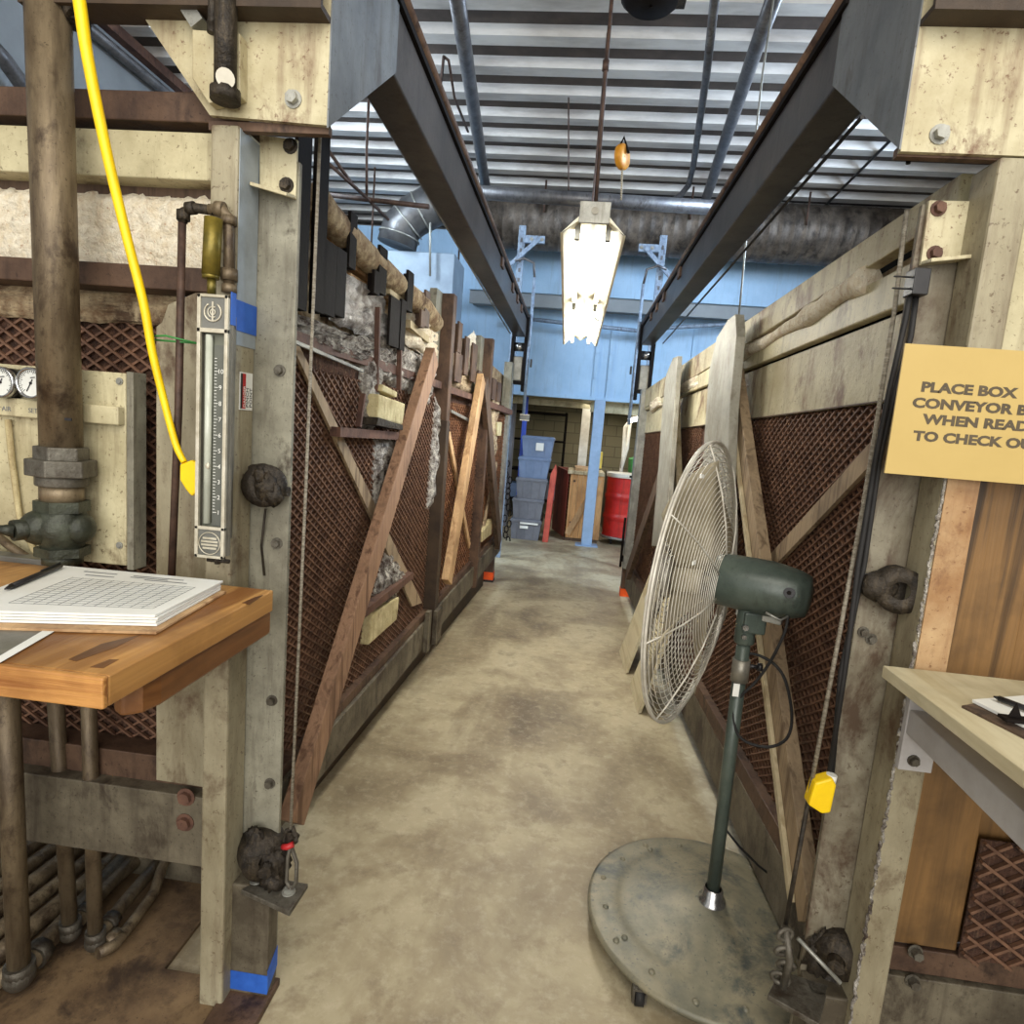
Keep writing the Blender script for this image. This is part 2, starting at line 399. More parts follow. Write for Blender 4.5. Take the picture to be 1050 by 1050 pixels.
# ------------------------------------------------------------------ upright planes the frames lie in
class PL:
    """an upright plane: u runs along it, n stands out from it towards the aisle or the viewer, z is height"""
    def __init__(self, a, b, nor):
        self.a = V((a[0], a[1], 0)); self.d = (V((b[0], b[1], 0))-self.a).normalized()
        k = V((-self.d.y, self.d.x, 0)); self.n = k if k.dot(V(nor)) > 0 else -k
    def W(self, u, n, z): return self.a+self.d*u+self.n*n+V((0,0,z))
    def px(self, x, y, n=0.0):
        r = FW+(x-525)/FPX*RT-(y-525)/FPX*UP
        t = ((self.a+self.n*n-CAM).dot(self.n))/r.dot(self.n)
        p = CAM+r*t
        return (p-self.a).dot(self.d), p.z
    def T(self): return lambda p: self.W(p.x, p.y, p.z)
    def slab(self, mb, pxs, n0, n1):
        q = [self.W(u, n1, z) for u, z in (self.px(x, y, n1) for x, y in pxs)]
        mb.prism(q, -self.n*(n1-n0)); return mb
    def poly(self, mb, uz, n0, n1):
        mb.prism([self.W(u, n1, z) for u, z in uz], -self.n*(n1-n0)); return mb
    def rect(self, mb, u0, u1, z0, z1, n0, n1):
        return self.poly(mb, [(u0,z0),(u1,z0),(u1,z1),(u0,z1)], n0, n1)
    def bar(self, mb, p, q, w, n0, n1, px=True):
        if px: p = self.px(*p, n1); q = self.px(*q, n1)
        nm = (n0+n1)/2
        mb.bar(self.W(p[0], nm, p[1]), self.W(q[0], nm, q[1]), w, n1-n0, self.n); return mb
    def strands(self, mb, poly, n, sp, ang, w=.006, t=.006):
        """crossing strands of expanded metal clipped to a convex outline"""
        for sg, dn in ((1, 0), (-1, t*.5)):
            d = (math.cos(ang), sg*math.sin(ang)); k = (-d[1], d[0])
            o = [p[0]*k[0]+p[1]*k[1] for p in poly]; c = min(o)+sp*.5
            while c < max(o):
                hit = []
                for i in range(len(poly)):
                    p, q = poly[i], poly[(i+1)%len(poly)]; a = p[0]*k[0]+p[1]*k[1]-c; b = q[0]*k[0]+q[1]*k[1]-c
                    if a*b < 0: f = a/(a-b); hit.append((p[0]+(q[0]-p[0])*f, p[1]+(q[1]-p[1])*f))
                if len(hit) == 2:
                    mb.bar(self.W(hit[0][0], n+dn, hit[0][1]), self.W(hit[1][0], n+dn, hit[1][1]), w, t, self.n)
                c += sp
        return mb
def bolt(mb, p, n, r=.012, h=.012):
    p = V(p); n = V(n).normalized()
    mb.cyl(p, p+n*.003, r*1.45, n=14); mb.hexnut(p+n*.003, p+n*h, r); return mb

# ================================================================== THE SETTING
b = MB(); b.bx(-5, 5, -4, 13, -.2, 0); struct('floor', b, M['concrete'])
# ceiling: a ribbed deck, ribs across the aisle
prof = []; CZ = 4.5; pitch = .40; y = -3.0
while y < 12.6:
    prof += [(y, CZ), (y+.125, CZ), (y+.14, CZ+.075), (y+.385, CZ+.075)]; y += pitch
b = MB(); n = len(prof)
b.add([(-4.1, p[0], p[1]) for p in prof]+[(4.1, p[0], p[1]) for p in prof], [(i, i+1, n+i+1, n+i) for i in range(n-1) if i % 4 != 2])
struct('ceiling', b, M['deck'])
b = MB(); b.bx(-4.1, 4.1, -3, 12.6, CZ+.074, CZ+.15); struct('ceiling_recess_shade', b, M['deck_recess'])  # dark sheet painting the shade between the ribs
b = MB(); b.bx(-4.1, -3.96, -1.0, 12.6, 0, 4.5); struct('wall_left', b, M['grey_wall'])
b = MB(); b.bx(3.96, 4.1, -1.0, 12.6, 0, 4.5); struct('wall_right', b, M['grey_wall'])
b = MB(); b.bx(-4, 4, 12.0, 12.2, 0, 4.6); struct('wall_back', b, M['block'])
b = MB(); b.bx(-3.96, -3.88, 1.5, 12, 4.42, 4.5); struct('trim_1', b, M['red_steel'])
b = MB(); b.tube([(-3.9, 1.4, 4.3), (-3.9, 12, 4.3)], .045); struct('trim_2', b, M['conduit'])
# mezzanine front
FY = 9.0
zb = P(590, 409, Y=FY).z; z1 = P(590, 333, Y=FY).z
b = MB(); b.bx(-4, 4, FY, FY+.12, zb, 4.3)
struct('wall_mezzanine', b, M['blue'])
b = MB(); b.bx(-4, 4, FY+.12, 12, zb+.02, zb+.12); struct('ceiling_underside', b, M['cream'])
uY = FY-.42; zt = P(600, 256, Y=uY).z; zu = P(560, 301, Y=uY).z
b = MB(); b.bx(-1.6, 4, uY, FY, zu, zt); struct('trim_3', b, M['blue'])
b = MB(); b.bx(-1.6, 4, uY+.1, FY, zu-.13, zu); b.bx(-1.6, 4, uY+.06, uY+.1, zu-.17, zu); struct('trim_4', b, M['grey_wall'])
b = MB()
for x in (-2.2, -.95, .22, .42, 1.55, 2.7): b.bx(x-.03, x+.03, FY-.025, FY, zb, zu-.13)
b.bx(-4, 4, FY-.03, FY, zb, zb+.05)
for x in (.22, .42):
    for z in (2.4, 2.75, 3.1): bolt(b, (x, FY-.025, z), (0,-1,0), .02, .02)
struct('trim_5', b, M['blue'])
b = MB(); b.bx(.2, 4, FY+.15, FY+.28, zb-.16, zb-.01); b.bx(-4, .2, FY+.6, FY+.7, zb-.1, zb-.01); struct('trim_6', b, M['cream'])

# ================================================================== OVERHEAD, FRONT TO BACK
def header(sx):
    left = sx < 0
    t = thing('track_header', 'cream painted steel header box with slanted end and dark pipe stub over left posts' if left else
              'cream painted steel header box with one hex bolt above the manila sign', 'header', (sx*.7, 1.4, 2.2), 'track headers over the posts')
    Y = 1.36; x0 = .586
    b = MB()
    if left:
        face = [P(x, y, Y=Y) for x, y in ((95,-60),(215,118))]+[V((-x0,Y,2.19)), V((-x0,Y,2.6))]
    else:
        face = [V((x0,Y,2.6)), V((x0,Y,2.182)), V((1.05,Y,2.182)), V((1.05,Y,2.6))]
    b.prism(face, (0,.012,0)); part(t, 'face_plate', b, M['cream_rust'])
    b = MB(); zt2 = 2.95
    xa, xb_ = sx*(x0-.004), sx*(x0-.0005); ya = Y-.001
    b.hexa([(xa,ya,2.185),(xa,1.80,2.53),(xb_,1.80,2.53),(xb_,ya,2.185),(xa,ya,zt2),(xa,1.8,zt2),(xb_,1.8,zt2),(xb_,ya,zt2)])
    part(t, 'gusset', b, M['gusset'])
    b = MB(); b.bx(sx*x0, sx*.86, Y+.0125, Y+.03, 2.178, 2.196)
    part(t, 'bottom_flange', b, M['brown_steel'])
    b = MB()
    if left:
        p = P(232, 22, Y=Y); b.bx(-1.25, -x0, Y-.05, Y+.02, p.z, p.z+.012); b.bx(-1.25, -x0, Y-.05, Y-.04, p.z+.012, p.z+.14)
    else:
        p = P(990, 28, Y=Y); b.bx(x0, 1.35, Y-.05, Y+.02, p.z, p.z+.012); b.bx(x0, 1.35, Y-.05, Y-.04, p.z+.012, p.z+.14)
    part(t, 'top_flange', b, M['brown_dark'])
    b = MB(); p = P(301, 102, Y=Y) if left else P(963, 138, Y=Y)
    bolt(b, p, (0,-1,0), .013, .016); part(t, 'bolt', b, M['galv'])
    if left:
        b = MB()
        q = [P(x, y, Y=Y-.03) for x, y in ((197,30),(246,34),(246,98),(214,106),(197,80))]
        b.prism(q, (0,.03,0)); part(t, 'bracket_plate', b, M['cream_rust'], .002)
        b = MB(); b.cyl(P(232,-40,Y=Y-.05), P(231,96,Y=Y-.05), .022, n=18); b.cyl(P(219,-20,Y=Y-.05), P(217,34,Y=Y-.05), .009)
        b.cyl(P(231,92,Y=Y-.05), P(231,104,Y=Y-.05), .03, n=18); part(t, 'pipe_stub', b, M['grease'])
        b = MB(); b.cyl(P(231,80,Y=Y-.07), P(231,80,Y=Y-.078), .018, n=18); part(t, 'paint_dot', b, M['white_paint'])
        b = MB(); b.bar(P(170,-30,Y=Y-.02), P(206,28,Y=Y-.02), .03, .03, (0,1,0)); part(t, 'angle_brace', b, M['galv'])
    return t
header(-1); header(1)
def track(sx):
    left = sx < 0
    t = thing('overhead_track', 'long dark steel overhead track beam on left with bluish sheen running to the back' if left else
              'long dark steel overhead track beam on right above the fan', 'beam', (sx*.64, 1.74, 2.52), 'overhead track beams')
    x0 = .586; b = MB()
    ye = 6.45
    b.hexa([(sx*x0,1.74,2.52),(sx*(x0+.12),1.86,2.52),(sx*(x0+.12),ye,2.52),(sx*x0,ye,2.52),(sx*x0,1.74,2.70),(sx*(x0+.12),1.86,2.70),(sx*(x0+.12),ye,2.70),(sx*x0,ye,2.70)])
    part(t, 'channel', b, M['beam'], .006)
    b = MB(); b.bx(sx*(x0-.012), sx*(x0+.135), 1.76, ye, 2.70, 2.722); part(t, 'flange', b, M['black_steel'])
    b = MB(); b.tube([(sx*(x0-.005), 1.76, 2.735), (sx*(x0-.005), ye, 2.735)], .018); part(t, 'rail', b, M['brown_steel'])
    for yy in (4.2, 4.9, 5.3, 5.7):
        b = MB(); b.bx(sx*(x0-.012), sx*(x0), yy, yy+.1, 2.64, 2.70); part(t, 'clip', b, M['brown_steel'])
    return t
track(-1); track(1)
def hoist(sx):
    left = sx < 0
    t = thing('hoist_hanger', 'dark steel hoist hanger at far end of left track with hanging tag' if left else
              'dark steel hoist hanger at far end of right track beside the small lamp', 'hanger', (sx*.62, 6.5, 1.9), 'hoist hangers at the track ends')
    b = MB(); b.bx(sx*.565, sx*.598, 6.455, 6.6, 1.98, 2.75); b.bx(sx*.70, sx*.73, 6.455, 6.6, 1.85, 2.8); part(t, 'side_plate', b, M['black_steel'])
    b = MB(); b.bx(sx*.60, sx*.70, 6.47, 6.58, 2.08, 2.33); part(t, 'winch_box', b, M['steel_side'], .01)
    b = MB(); b.cyl((sx*.6,6.52,2.43),(sx*.7,6.52,2.43),.045); part(t, 'sheave', b, M['chrome'])
    b = MB(); b.bx(sx*.58, sx*.72, 6.44, 6.6, 2.05, 2.08); part(t, 'shelf_plate', b, M['black_steel'])
    b = MB(); b.tube([(sx*.54,6.4,3.1),(sx*.54,6.4,1.72)], .016); part(t, 'conduit', b, M['strut'])
    b = MB(); b.tube([(sx*.75,6.4,3.25),(sx*.66,6.4,3.28),(sx*.56,6.4,3.24),(sx*.54,6.4,3.1)], .013); part(t, 'bent_conduit', b, M['conduit'])
    b = MB(); b.bx(sx*.515, sx*.495, 6.38, 6.42, 2.22, 2.30); part(t, 'switch', b, M['black'], .004)
    if left:
        b = MB(); b.bx(-.575, -.475, 6.38, 6.40, 1.68, 1.74); part(t, 'tag_plate', b, M['tray'], .003)
        b = MB(); 
        b.bx(-.575, -.475, 6.375, 6.38, 1.735, 1.742); b.bx(-.575, -.475, 6.375, 6.38, 1.678, 1.685); part(t, 'tag_edge', b, M['alum'])
    return t
hoist(-1); hoist(1)
for x0_, p_, q_, l_ in ((-.71, (376,95), (523,342), 'thin pale cable running under the left overhead track'), (.71, (884,120), (680,352), 'thin dark cable running under the right overhead track')):
    b = MB(); b.tube([P(*p_, X=x0_), P(*q_, X=x0_)], .006, 6); solo('track_cable', b, M['galv'] if x0_ < 0 else M['black'], l_, 'cable')
b = MB(); b.tube([P(-15,40,X=-3.8), P(5,62,X=-3.8), P(27,93,X=-3.8), P(60,140,X=-3.8)], .05, 10); solo('wall_conduit', b, M['conduit'], 'grey conduit slanting on wall at the top left edge', 'conduit')
# struts in front of the mezzanine
def strut_frame(x0, top, mirror, label):
    Y = 7.4; p = P(*top, Y=Y); t = thing('strut_frame', label, 'strut', (p.x, Y, 2.3), 'slotted struts before the mezzanine')
    b = MB(); b.bx(p.x-.04, p.x+.04, Y, Y+.05, 0, p.z); part(t, 'upright', b, M['strut'], .004)
    b = MB()
    z = 2.4
    while z < p.z-.1: b.bx(p.x-.013, p.x+.013, Y-.003, Y, z, z+.045); z += .11
    part(t, 'slot_row', b, M['conduit'])
    s = mirror
    b = MB(); b.bar((p.x+s*.2, Y-.05, p.z-.16), (p.x-s*.28, Y-.05, p.z-.62), .045, .03, (0,1,0)); part(t, 'diagonal_brace', b, M['strut'])
    b = MB(); b.bx(p.x+s*.04, p.x+s*.27, Y-.05, Y, p.z-.2, p.z-.12); part(t, 'end_bracket', b, M['strut'])
    b = MB()
    for dx in (.12, .24): bolt(b, (p.x+s*dx, Y-.05, p.z-.16), (0,-1,0), .014, .012)
    part(t, 'bolt', b, M['galv'])
strut_frame(0, (536, 231), 1, 'pale blue slotted strut with brace left of the long light')
strut_frame(0, (681, 241), -1, 'pale blue slotted strut with brace right of the long light')
b = MB(); b.tube([P(532,326,Y=8.7), P(670,341,Y=8.7)], .028); b.tube([P(655,338,Y=8.7), (2.6,8.7,3.28)], .028)
solo('cross_conduit', b, M['strut'], 'thin pale conduit running across the blue mezzanine front', 'conduit')

# big spiral duct across, elbow and plenum
dY = 8.0; c1 = P(640, 232, Y=dY)
t = thing('spiral_duct', 'large dirty spiral duct running across above the blue mezzanine front', 'duct', (0, dY, c1.z))
R0 = .33; b = MB(); prof2 = []
x = -1.35
while x < 3.9:
    prof2 += [(R0, x), (R0, x+.115), (R0+.005, x+.12), (R0+.005, x+.13)]; x += .135
b.lathe(prof2, (0, dY, c1.z), (1,0,0), 28); part(t, 'duct_barrel', b, M['duct'])
b = MB(); b.cyl((-1.36,dY,c1.z),(-1.34,dY,c1.z),R0+.01,n=28); part(t, 'end_cap', b, M['duct_clean'])
b = MB()
for xx in (-.6, 1.1, 2.4): b.tube([(xx,dY-R0-.02,c1.z),(xx,dY-R0-.02,4.5)], .012)
part(t, 'hanger_rod', b, M['rusty_rod'])
t = thing('duct_elbow', 'smooth galvanised duct elbow curving down behind left gate', 'duct', P(410, 250, Y=7.0))
eY = 7.0; b = MB(); pts = [P(x, y, Y=eY) for x, y in ((456,206),(440,213),(424,222),(412,233),(407,252))]
b.tube(pts, .22, 20); part(t, 'elbow_shell', b, M['duct_clean'])
b = MB()
for a, c in ((0,1),(1,2),(2,3),(3,4)):
    m_ = (pts[a]+pts[c])/2; d = (pts[c]-pts[a]).normalized(); b.cyl(m_-d*.008, m_+d*.008, .232, n=20)
part(t, 'seam_ring', b, M['galv'])
b = MB(); q0 = P(392, 250, Y=7.0); q1 = P(464, 300, Y=7.0); b.bx(q0.x-.5, q1.x, 7.0, 7.6, q1.z-.5, q0.z-.06)
t = thing('plenum_box', 'blue grey sheet metal plenum box under the duct elbow', 'duct box', (q1.x-.6,7.3,q1.z-.5)); part(t, 'box_shell', b, M['plenum'], .01)
for xx in (q0.x-.3, q1.x-.06):
    b = MB(); b.tube([(xx,7.5,q0.z-.07),(xx,7.5,4.55)], .012, 6); part(t, 'hanger_rod', b, M['rusty_rod'])
b = MB(); b.tube([P(441,190,Y=6.9), P(441,283,Y=6.9)], .013); solo('hanger_rod', b, M['galv'], 'thin pale vertical rod in front of plenum box', 'rod')

# ceiling conduits and wires
b = MB(); b.tube([P(466,-20,Z=4.3), P(478,60,Z=4.3), P(506,245,Z=4.3)], .055, 12)
solo('ceiling_conduit', b, M['conduit'], 'thick grey conduit along the ceiling left of the light', 'conduit')
b = MB(); b.tube([P(800,-20,Z=4.25), P(775,50,Z=4.25), P(735,170,Z=4.25), P(706,260,Z=4.25)], .05, 12)
solo('ceiling_conduit', b, M['conduit'], 'thick grey conduit along the ceiling nearest the right track', 'conduit')
b = MB(); b.tube([P(735,-20,Z=4.3), P(724,80,Z=4.3), P(711,170,Z=4.3), P(706,190,Z=4.28), P(698,200,Z=4.22), P(690,205,Z=4.2)], .03, 10)
solo('ceiling_conduit', b, M['conduit'], 'thin grey conduit bending sideways at its end between light and right track', 'conduit')
cY = 5.2; t = thing('cross_pipe', 'horizontal dark pipe hung across the aisle above the long light', 'pipe', P(600,204,Y=cY))
b = MB(); b.tube([P(440,194,Y=cY), P(745,214,Y=cY)], .055, 14); part(t, 'pipe_run', b, M['conduit'])
b = MB(); b.tube([P(583,195,Y=cY-.05), P(583,100,Y=cY)], .006); part(t, 'hang_wire', b, M['rusty_rod'])
b = MB(); b.tube([P(x,y,Z=4.4) for x,y in ((449,115),(455,58),(460,62),(466,100),(480,135))], .012, 6)
solo('hanging_wire', b, M['rusty_rod'], 'bent brown wire hanging from ceiling deck left of the light', 'wire')
q_ = P(782,75,Y=4.0); b = MB(); b.tube([V((q_.x+.02,4.0,4.56)), q_, P(776,130,Y=4.0), P(760,300,Y=4.0), P(757,330,Y=4.0)], .006, 6)
solo('hanging_wire', b, M['galv'], 'thin straight wire hanging down beside right track', 'wire')
b = MB(); b.tube([P(935,122,Z=4.49), P(905,152,Z=4.49), P(825,232,Z=4.49)], .016, 6)
solo('hanging_wire', b, M['black'], 'black slanting cable between ceiling and right header', 'wire')
t = thing('pipe_hanger', 'tangle of rusty rods hanging from the ceiling above left gate', 'hanger', P(376,205,Y=4.2))
jn = P(376,203,Y=4.2)
b = MB(); q_ = P(376,150,Y=4.2); b.tube([V((q_.x, 4.2, 4.55)), q_, jn], .010, 6); part(t, 'drop_rod', b, M['rusty_rod'])
b = MB(); b.tube([P(330,145,Y=3.8), P(362,190,Y=4.1), jn, P(398,225,Y=4.5)], .011, 6); part(t, 'slanting_rod', b, M['rusty_rod'])
b = MB(); b.tube([P(334,165,Y=3.8), jn], .011, 6); part(t, 'slanting_rod', b, M['rusty_rod'])
b = MB(); b.tube([P(330,199,Y=4.25),P(440,212,Y=4.25)], .016, 6); part(t, 'cross_rod', b, M['rusty_rod'])
t = thing('pulley', 'small yellow pulley hanging on a cord behind the light rod', 'pulley', P(638,161,Y=3.4))
pc = P(638,161,Y=3.4); b = MB(); b.lathe([(.004,-.014),(.058,-.014),(.061,-.009),(.061,.009),(.058,.014),(.004,.014)], pc, (.84,-.54,0), 28); part(t, 'wheel', b, M['pulley'])
b = MB(); b.tube([pc+V((-.03,0,.02)), pc+V((0,0,.095)), pc+V((.03,0,.02))], .008); part(t, 'hook', b, M['black_steel'])
b = MB(); b.tube([P(638,174,Y=3.4), P(637,205,Y=3.4)], .005); part(t, 'cord', b, M['rope'])
t = thing('ceiling_lamp', 'dark round fixture hanging at the top edge of the picture', 'lamp', P(665,-10,Y=3.6))
pc = P(668,-2,Y=3.6); b = MB(); b.lathe([(.01,.12),(.1,.11),(.15,.04),(.16,0),(.13,-.03),(.01,-.04)], pc, (0,0,1), 24); part(t, 'housing', b, M['black_steel'])
b = MB(); b.bx(pc.x-.05,pc.x+.18,pc.y-.05,pc.y+.05,pc.z-.02,pc.z+.06); b.tube([pc+V((0,0,.1)),pc+V((0,0,.7))],.012); part(t, 'bracket', b, M['grease'])

# long fluorescent light
A0 = V((0.0, 2.8, 2.485)); A1 = V((-.022, 5.25, 2.36)); ax = (A1-A0).normalized(); sx_ = V((1,0,0)); up_ = sx_.cross(ax).normalized()
LT = lambda p: A0+ax*p.y+sx_*p.x+up_*p.z
LL = (A1-A0).length
t = thing('fluorescent_light', 'long lit fluorescent fixture with white reflector hanging over the aisle', 'light', A0)
b = MB(LT)
def trough(prof_):
    k = len(prof_); vs = []
    for yy in (0, LL): vs += [(x, yy, z) for x, z in prof_]
    vs2 = [(x, yy, z+.004) for yy in (0, LL) for x, z in prof_]
    b.add(vs+vs2, [(i,i+1,k+i+1,k+i) for i in range(k-1)]+[(2*k+i,3*k+i,3*k+i+1,2*k+i+1) for i in range(k-1)]+[(0,2*k,2*k+1,1)][:0])
trough([(-.14,-.05),(-.128,-.05),(-.062,.02),(-.05,.02),(0,-.012),(.05,.02),(.062,.02),(.128,-.05),(.14,-.05)])
b.add([(-.14,0,-.05),(-.062,0,.03),(.062,0,.03),(.14,0,-.05),(.05,0,.02),(0,0,-.012),(-.05,0,.02)], [(0,1,6),(1,2,4,6),(2,3,4),(4,5,6)])
part(t, 'reflector', b, M['lamp_white'])
b = MB(LT); b.bx(-.055,.055,.0,LL,.024,.08); part(t, 'ballast_cover', b, M['lamp_white'])
b = MB(LT); b.bx(-.066,.066,-.012,.0,-.005,.085); part(t, 'end_plate', b, M['galv'], .002)
b = MB(LT); b.cyl((0,-.013,.045),(0,-.016,.045),.016,n=20); part(t, 'maker_badge', b, M['steel_side'])
for xx in (-.042, .042):
    for y0, y1 in ((.07, LL/2-.07), (LL/2+.07, LL-.07)):
        bb = MB(LT); bb.cyl((xx*1.6, y0, -.025), (xx*1.6, y1, -.025), .013, n=12); part(t, 'tube', bb, M['tube'])
        for ye in (y0, y1):
            bs = MB(LT); bs.bx(xx*1.6-.012, xx*1.6+.012, ye-.014, ye+.014, -.05, .02); part(t, 'socket', bs, M['galv'])
b = MB(LT); b.tube([(.06,1.52,-.03),(.1,1.5,-.06),(.12,1.56,-.045)], .005, 6); part(t, 'wire', b, M['black'])
b = MB(); b.tube([A0+V((0,.02,.08)), A0+V((-.01,.03,.6)), V((-.02, 2.85, 4.5))], .0085, 8); part(t, 'hanger_rod', b, M['rusty_rod'])
b = MB(); b.cyl(A0+V((-.012,.03,.62)), A0+V((-.012,.03,.66)), .014); part(t, 'rod_coupling', b, M['rusty_rod'])
b = MB(); b.tube([A1+V((0,-.3,.09)), V((-.03,4.95,4.5))], .007, 8); part(t, 'hanger_rod', b, M['rusty_rod'])
# ================================================================== LEFT GATE ALONG THE AISLE
GL = PL((-.93, 1.5), (-.70, 6.2), (1,0,0))
g = thing('mesh_gate', 'long brown wire-mesh gate with crossed wooden braces and hanging dark bars on left of aisle', 'gate', GL.W(0,0,0))
U0 = .13; U1 = GL.px(515, 480)[0]
s1 = 2.15; s2 = 3.42     # dividing posts
botz = lambda s: .17+.033*s
topz = lambda s: 2.42-.045*s
midz = lambda s: 1.80-.004*s
b = MB(); GL.poly(b, [(U0,botz(U0)),(U1,botz(U1)),(U1,midz(U1)+.02),(U0,midz(U0)+.02)], -.06, -.008); part(g, 'fibre_packing', b, M['fibre'])
for (a, c, sp, mt) in ((U0, s1-.05, .027, 'strand'), (s1+.05, s2-.04, .030, 'strand_light'), (s2+.04, U1, .032, 'strand_light')):
    b = MB(); GL.strands(b, [(a,botz(a)+.1),(c,botz(c)+.1),(c,midz(c)-.07),(a,midz(a)-.07)], .0, sp, math.radians(33), .0055, .008)
    part(g, 'expanded_mesh', b, M[mt])
# bottom rails, one to each bay
for a, c in ((U0, s1-.04), (s1+.06, s2-.03), (s2+.05, U1-.03)):
    b = MB(); GL.poly(b, [(a,botz(a)),(c,botz(c)),(c,botz(c)+.16),(a,botz(a)+.16)], -.02, .05); part(g, 'bottom_rail', b, M['dirty_grey'], .004)
    b = MB(); GL.poly(b, [(a,botz(a)+.162),(c,botz(c)+.162),(c,botz(c)+.205),(a,botz(a)+.205)], -.02, .035); part(g, 'bottom_angle', b, M['brown_steel'])
b = MB(); GL.rect(b, .8, 4.5, .0, .24, -.09, -.065); part(g, 'shade_board', b, M['brown_dark'])  # added dark board that makes the shade under the left rail
# posts
for s, w in ((s1, .075), (s2, .075)):
    b = MB(); GL.poly(b, [(s-w/2,botz(s)-.02),(s+w/2,botz(s)-.02),(s+w/2,1.6),(s-w/2,1.6)], -.02, .075); part(g, 'lower_post', b, M['brown_dark'] if s == s1 else M['brown_steel'], .004)
    b = MB(); GL.poly(b, [(s-w/2,1.6),(s+w/2,1.6),(s+w/2,topz(s)),(s-w/2,topz(s))], -.02, .07); part(g, 'upper_post', b, M['brown_steel'], .004)
    b = MB(); GL.rect(b, s-.16, s-w/2, topz(s)-.42, topz(s), -.04, .0); GL.rect(b, s+w/2, s+w/2+.03, 1.5, topz(s)-.02, -.02, .05); part(g, 'upper_plate', b, M['grey_paint'])
b = MB(); GL.rect(b, s1-.06, s1+.06, botz(s1)-.01, botz(s1)+.2, .075, .1); GL.rect(b, s1-.16, s1-.1, botz(s1)-.03, botz(s1)+.22, .05, .075); part(g, 'post_shoe', b, M['desk_edge'] if False else M['dirty_grey'])
e = U1-.06
b = MB(); GL.rect(b, e-.05, e+.06, botz(e)+.1, 1.75, -.04, .04); part(g, 'end_column', b, M['galv'], .004)
b = MB(); GL.rect(b, e-.06, e+.07, 1.75, topz(e)+.02, -.04, .04); part(g, 'end_plate', b, M['grey_paint'], .004)
fo = P(504, 597, Z=0); t0 = V((fo.x, fo.y+.05, 0))
b = MB(); b.bx(t0.x-.09, t0.x+.005, t0.y-.04, t0.y+.06, .1, .36); part(g, 'foot_post', b, M['brown_steel'])
b = MB(); b.bx(t0.x-.1, t0.x+.01, t0.y-.045, t0.y+.065, .02, .1); part(g, 'orange_foot_band', b, M['orange'], label='bright orange painted foot band')
b = MB(); b.bx(t0.x-.12, t0.x+.015, t0.y-.06, t0.y+.08, 0, .02); part(g, 'foot_pad', b, M['rubber'])
# angle between mesh and upper zone
b = MB(); GL.poly(b, [(U0,midz(U0)-.01),(s1,midz(s1)-.01),(s1,midz(s1)+.03),(U0,midz(U0)+.03)], -.02, .03); GL.poly(b, [(s1+.06,1.77),(s2,1.76),(s2,1.80),(s1+.06,1.81)], -.02, .04); GL.poly(b, [(s2+.06,1.74),(U1,1.72),(U1,1.77),(s2+.06,1.79)], -.02, .06); part(g, 'middle_angle', b, M['red_steel'])
# upper zone: boards, insulation, foil, hanging bars
b = MB(); GL.poly(b, [(U0,1.82),(U1,1.78),(U1,topz(U1)-.1),(U0,topz(U0)-.1)], -.12, -.06); part(g, 'upper_backing', b, M['insul_dirty'])
def lumpq(name, pxs, n, th, mt, seed):
    q = [GL.W(u, n, z) for u, z in (GL.px(x, y, n) for x, y in pxs)]
    bb = MB(); bb.lump(q, GL.n, th, 14, seed); part(g, name, bb, M[mt])
lumpq('torn_foil', [(338,328),(392,352),(392,300),(338,270)], -.03, .05, 'foil', 1)
lumpq('torn_foil', [(383,350),(404,372),(404,330),(383,312)], -.02, .04, 'foil', 2)
lumpq('white_insulation', [(416,352),(446,372),(446,328),(416,318)], -.03, .05, 'insul_white', 3)
lumpq('white_insulation', [(474,410),(486,400),(486,340),(474,350)], -.03, .04, 'insul_white', 4)
lumpq('torn_insulation', [(300,346),(372,377),(385,352),(300,320)], .0, .05, 'fluff', 5)
lumpq('torn_insulation', [(372,380),(440,420),(448,372),(380,340)], -.01, .05, 'fluff', 6)
lumpq('torn_insulation', [(458,395),(482,405),(482,380),(458,372)], -.01, .04, 'insul_dirty', 7)
lumpq('hanging_fluff', [(366,438),(378,446),(384,370),(370,360)], .0, .06, 'fluff', 8)
lumpq('hanging_fluff', [(436,521),(443,524),(452,416),(445,408)], .0, .05, 'fluff', 9)
lumpq('hanging_fluff', [(380,520),(393,520),(404,448),(382,448)], .0, .04, 'fluff', 10)
lumpq('hanging_fluff', [(380,610),(395,625),(415,588),(395,560)], .0, .05, 'fluff', 11)
lumpq('hanging_fluff', [(500,470),(506,470),(509,395),(502,395)], .0, .05, 'insul_dirty', 12)
# top roll and boards
b = MB(); pts = []; rd = []
for i, (x, y) in enumerate(((322,200),(336,222),(352,240),(372,258),(392,276),(412,294),(430,312),(446,330))):
    u, z = GL.px(x, y, 0); pts.append(GL.W(u, 0.0, z+random.uniform(-.01,.01))); rd.append(.055+random.uniform(-.008,.008))
b.tube(pts, .05, 12, rad=rd); part(g, 'wrapped_roll', b, M['insul_dirty'])
b = MB(); GL.slab(b, [(338,240),(345,262),(394,298),(394,282)], -.06, -.02); GL.slab(b, [(360,280),(393,302),(393,318),(358,291)], -.06, -.01); GL.slab(b, [(398,288),(417,306),(417,322),(398,305)], -.06, -.01); part(g, 'upper_board', b, M['wood_tan'])
b = MB(); GL.slab(b, [(400,296),(418,309),(418,314),(400,301)], -.01, .015); GL.slab(b, [(421,328),(440,345),(440,352),(421,336)], -.02, .02); part(g, 'wood_strip', b, M['wood_cream'])
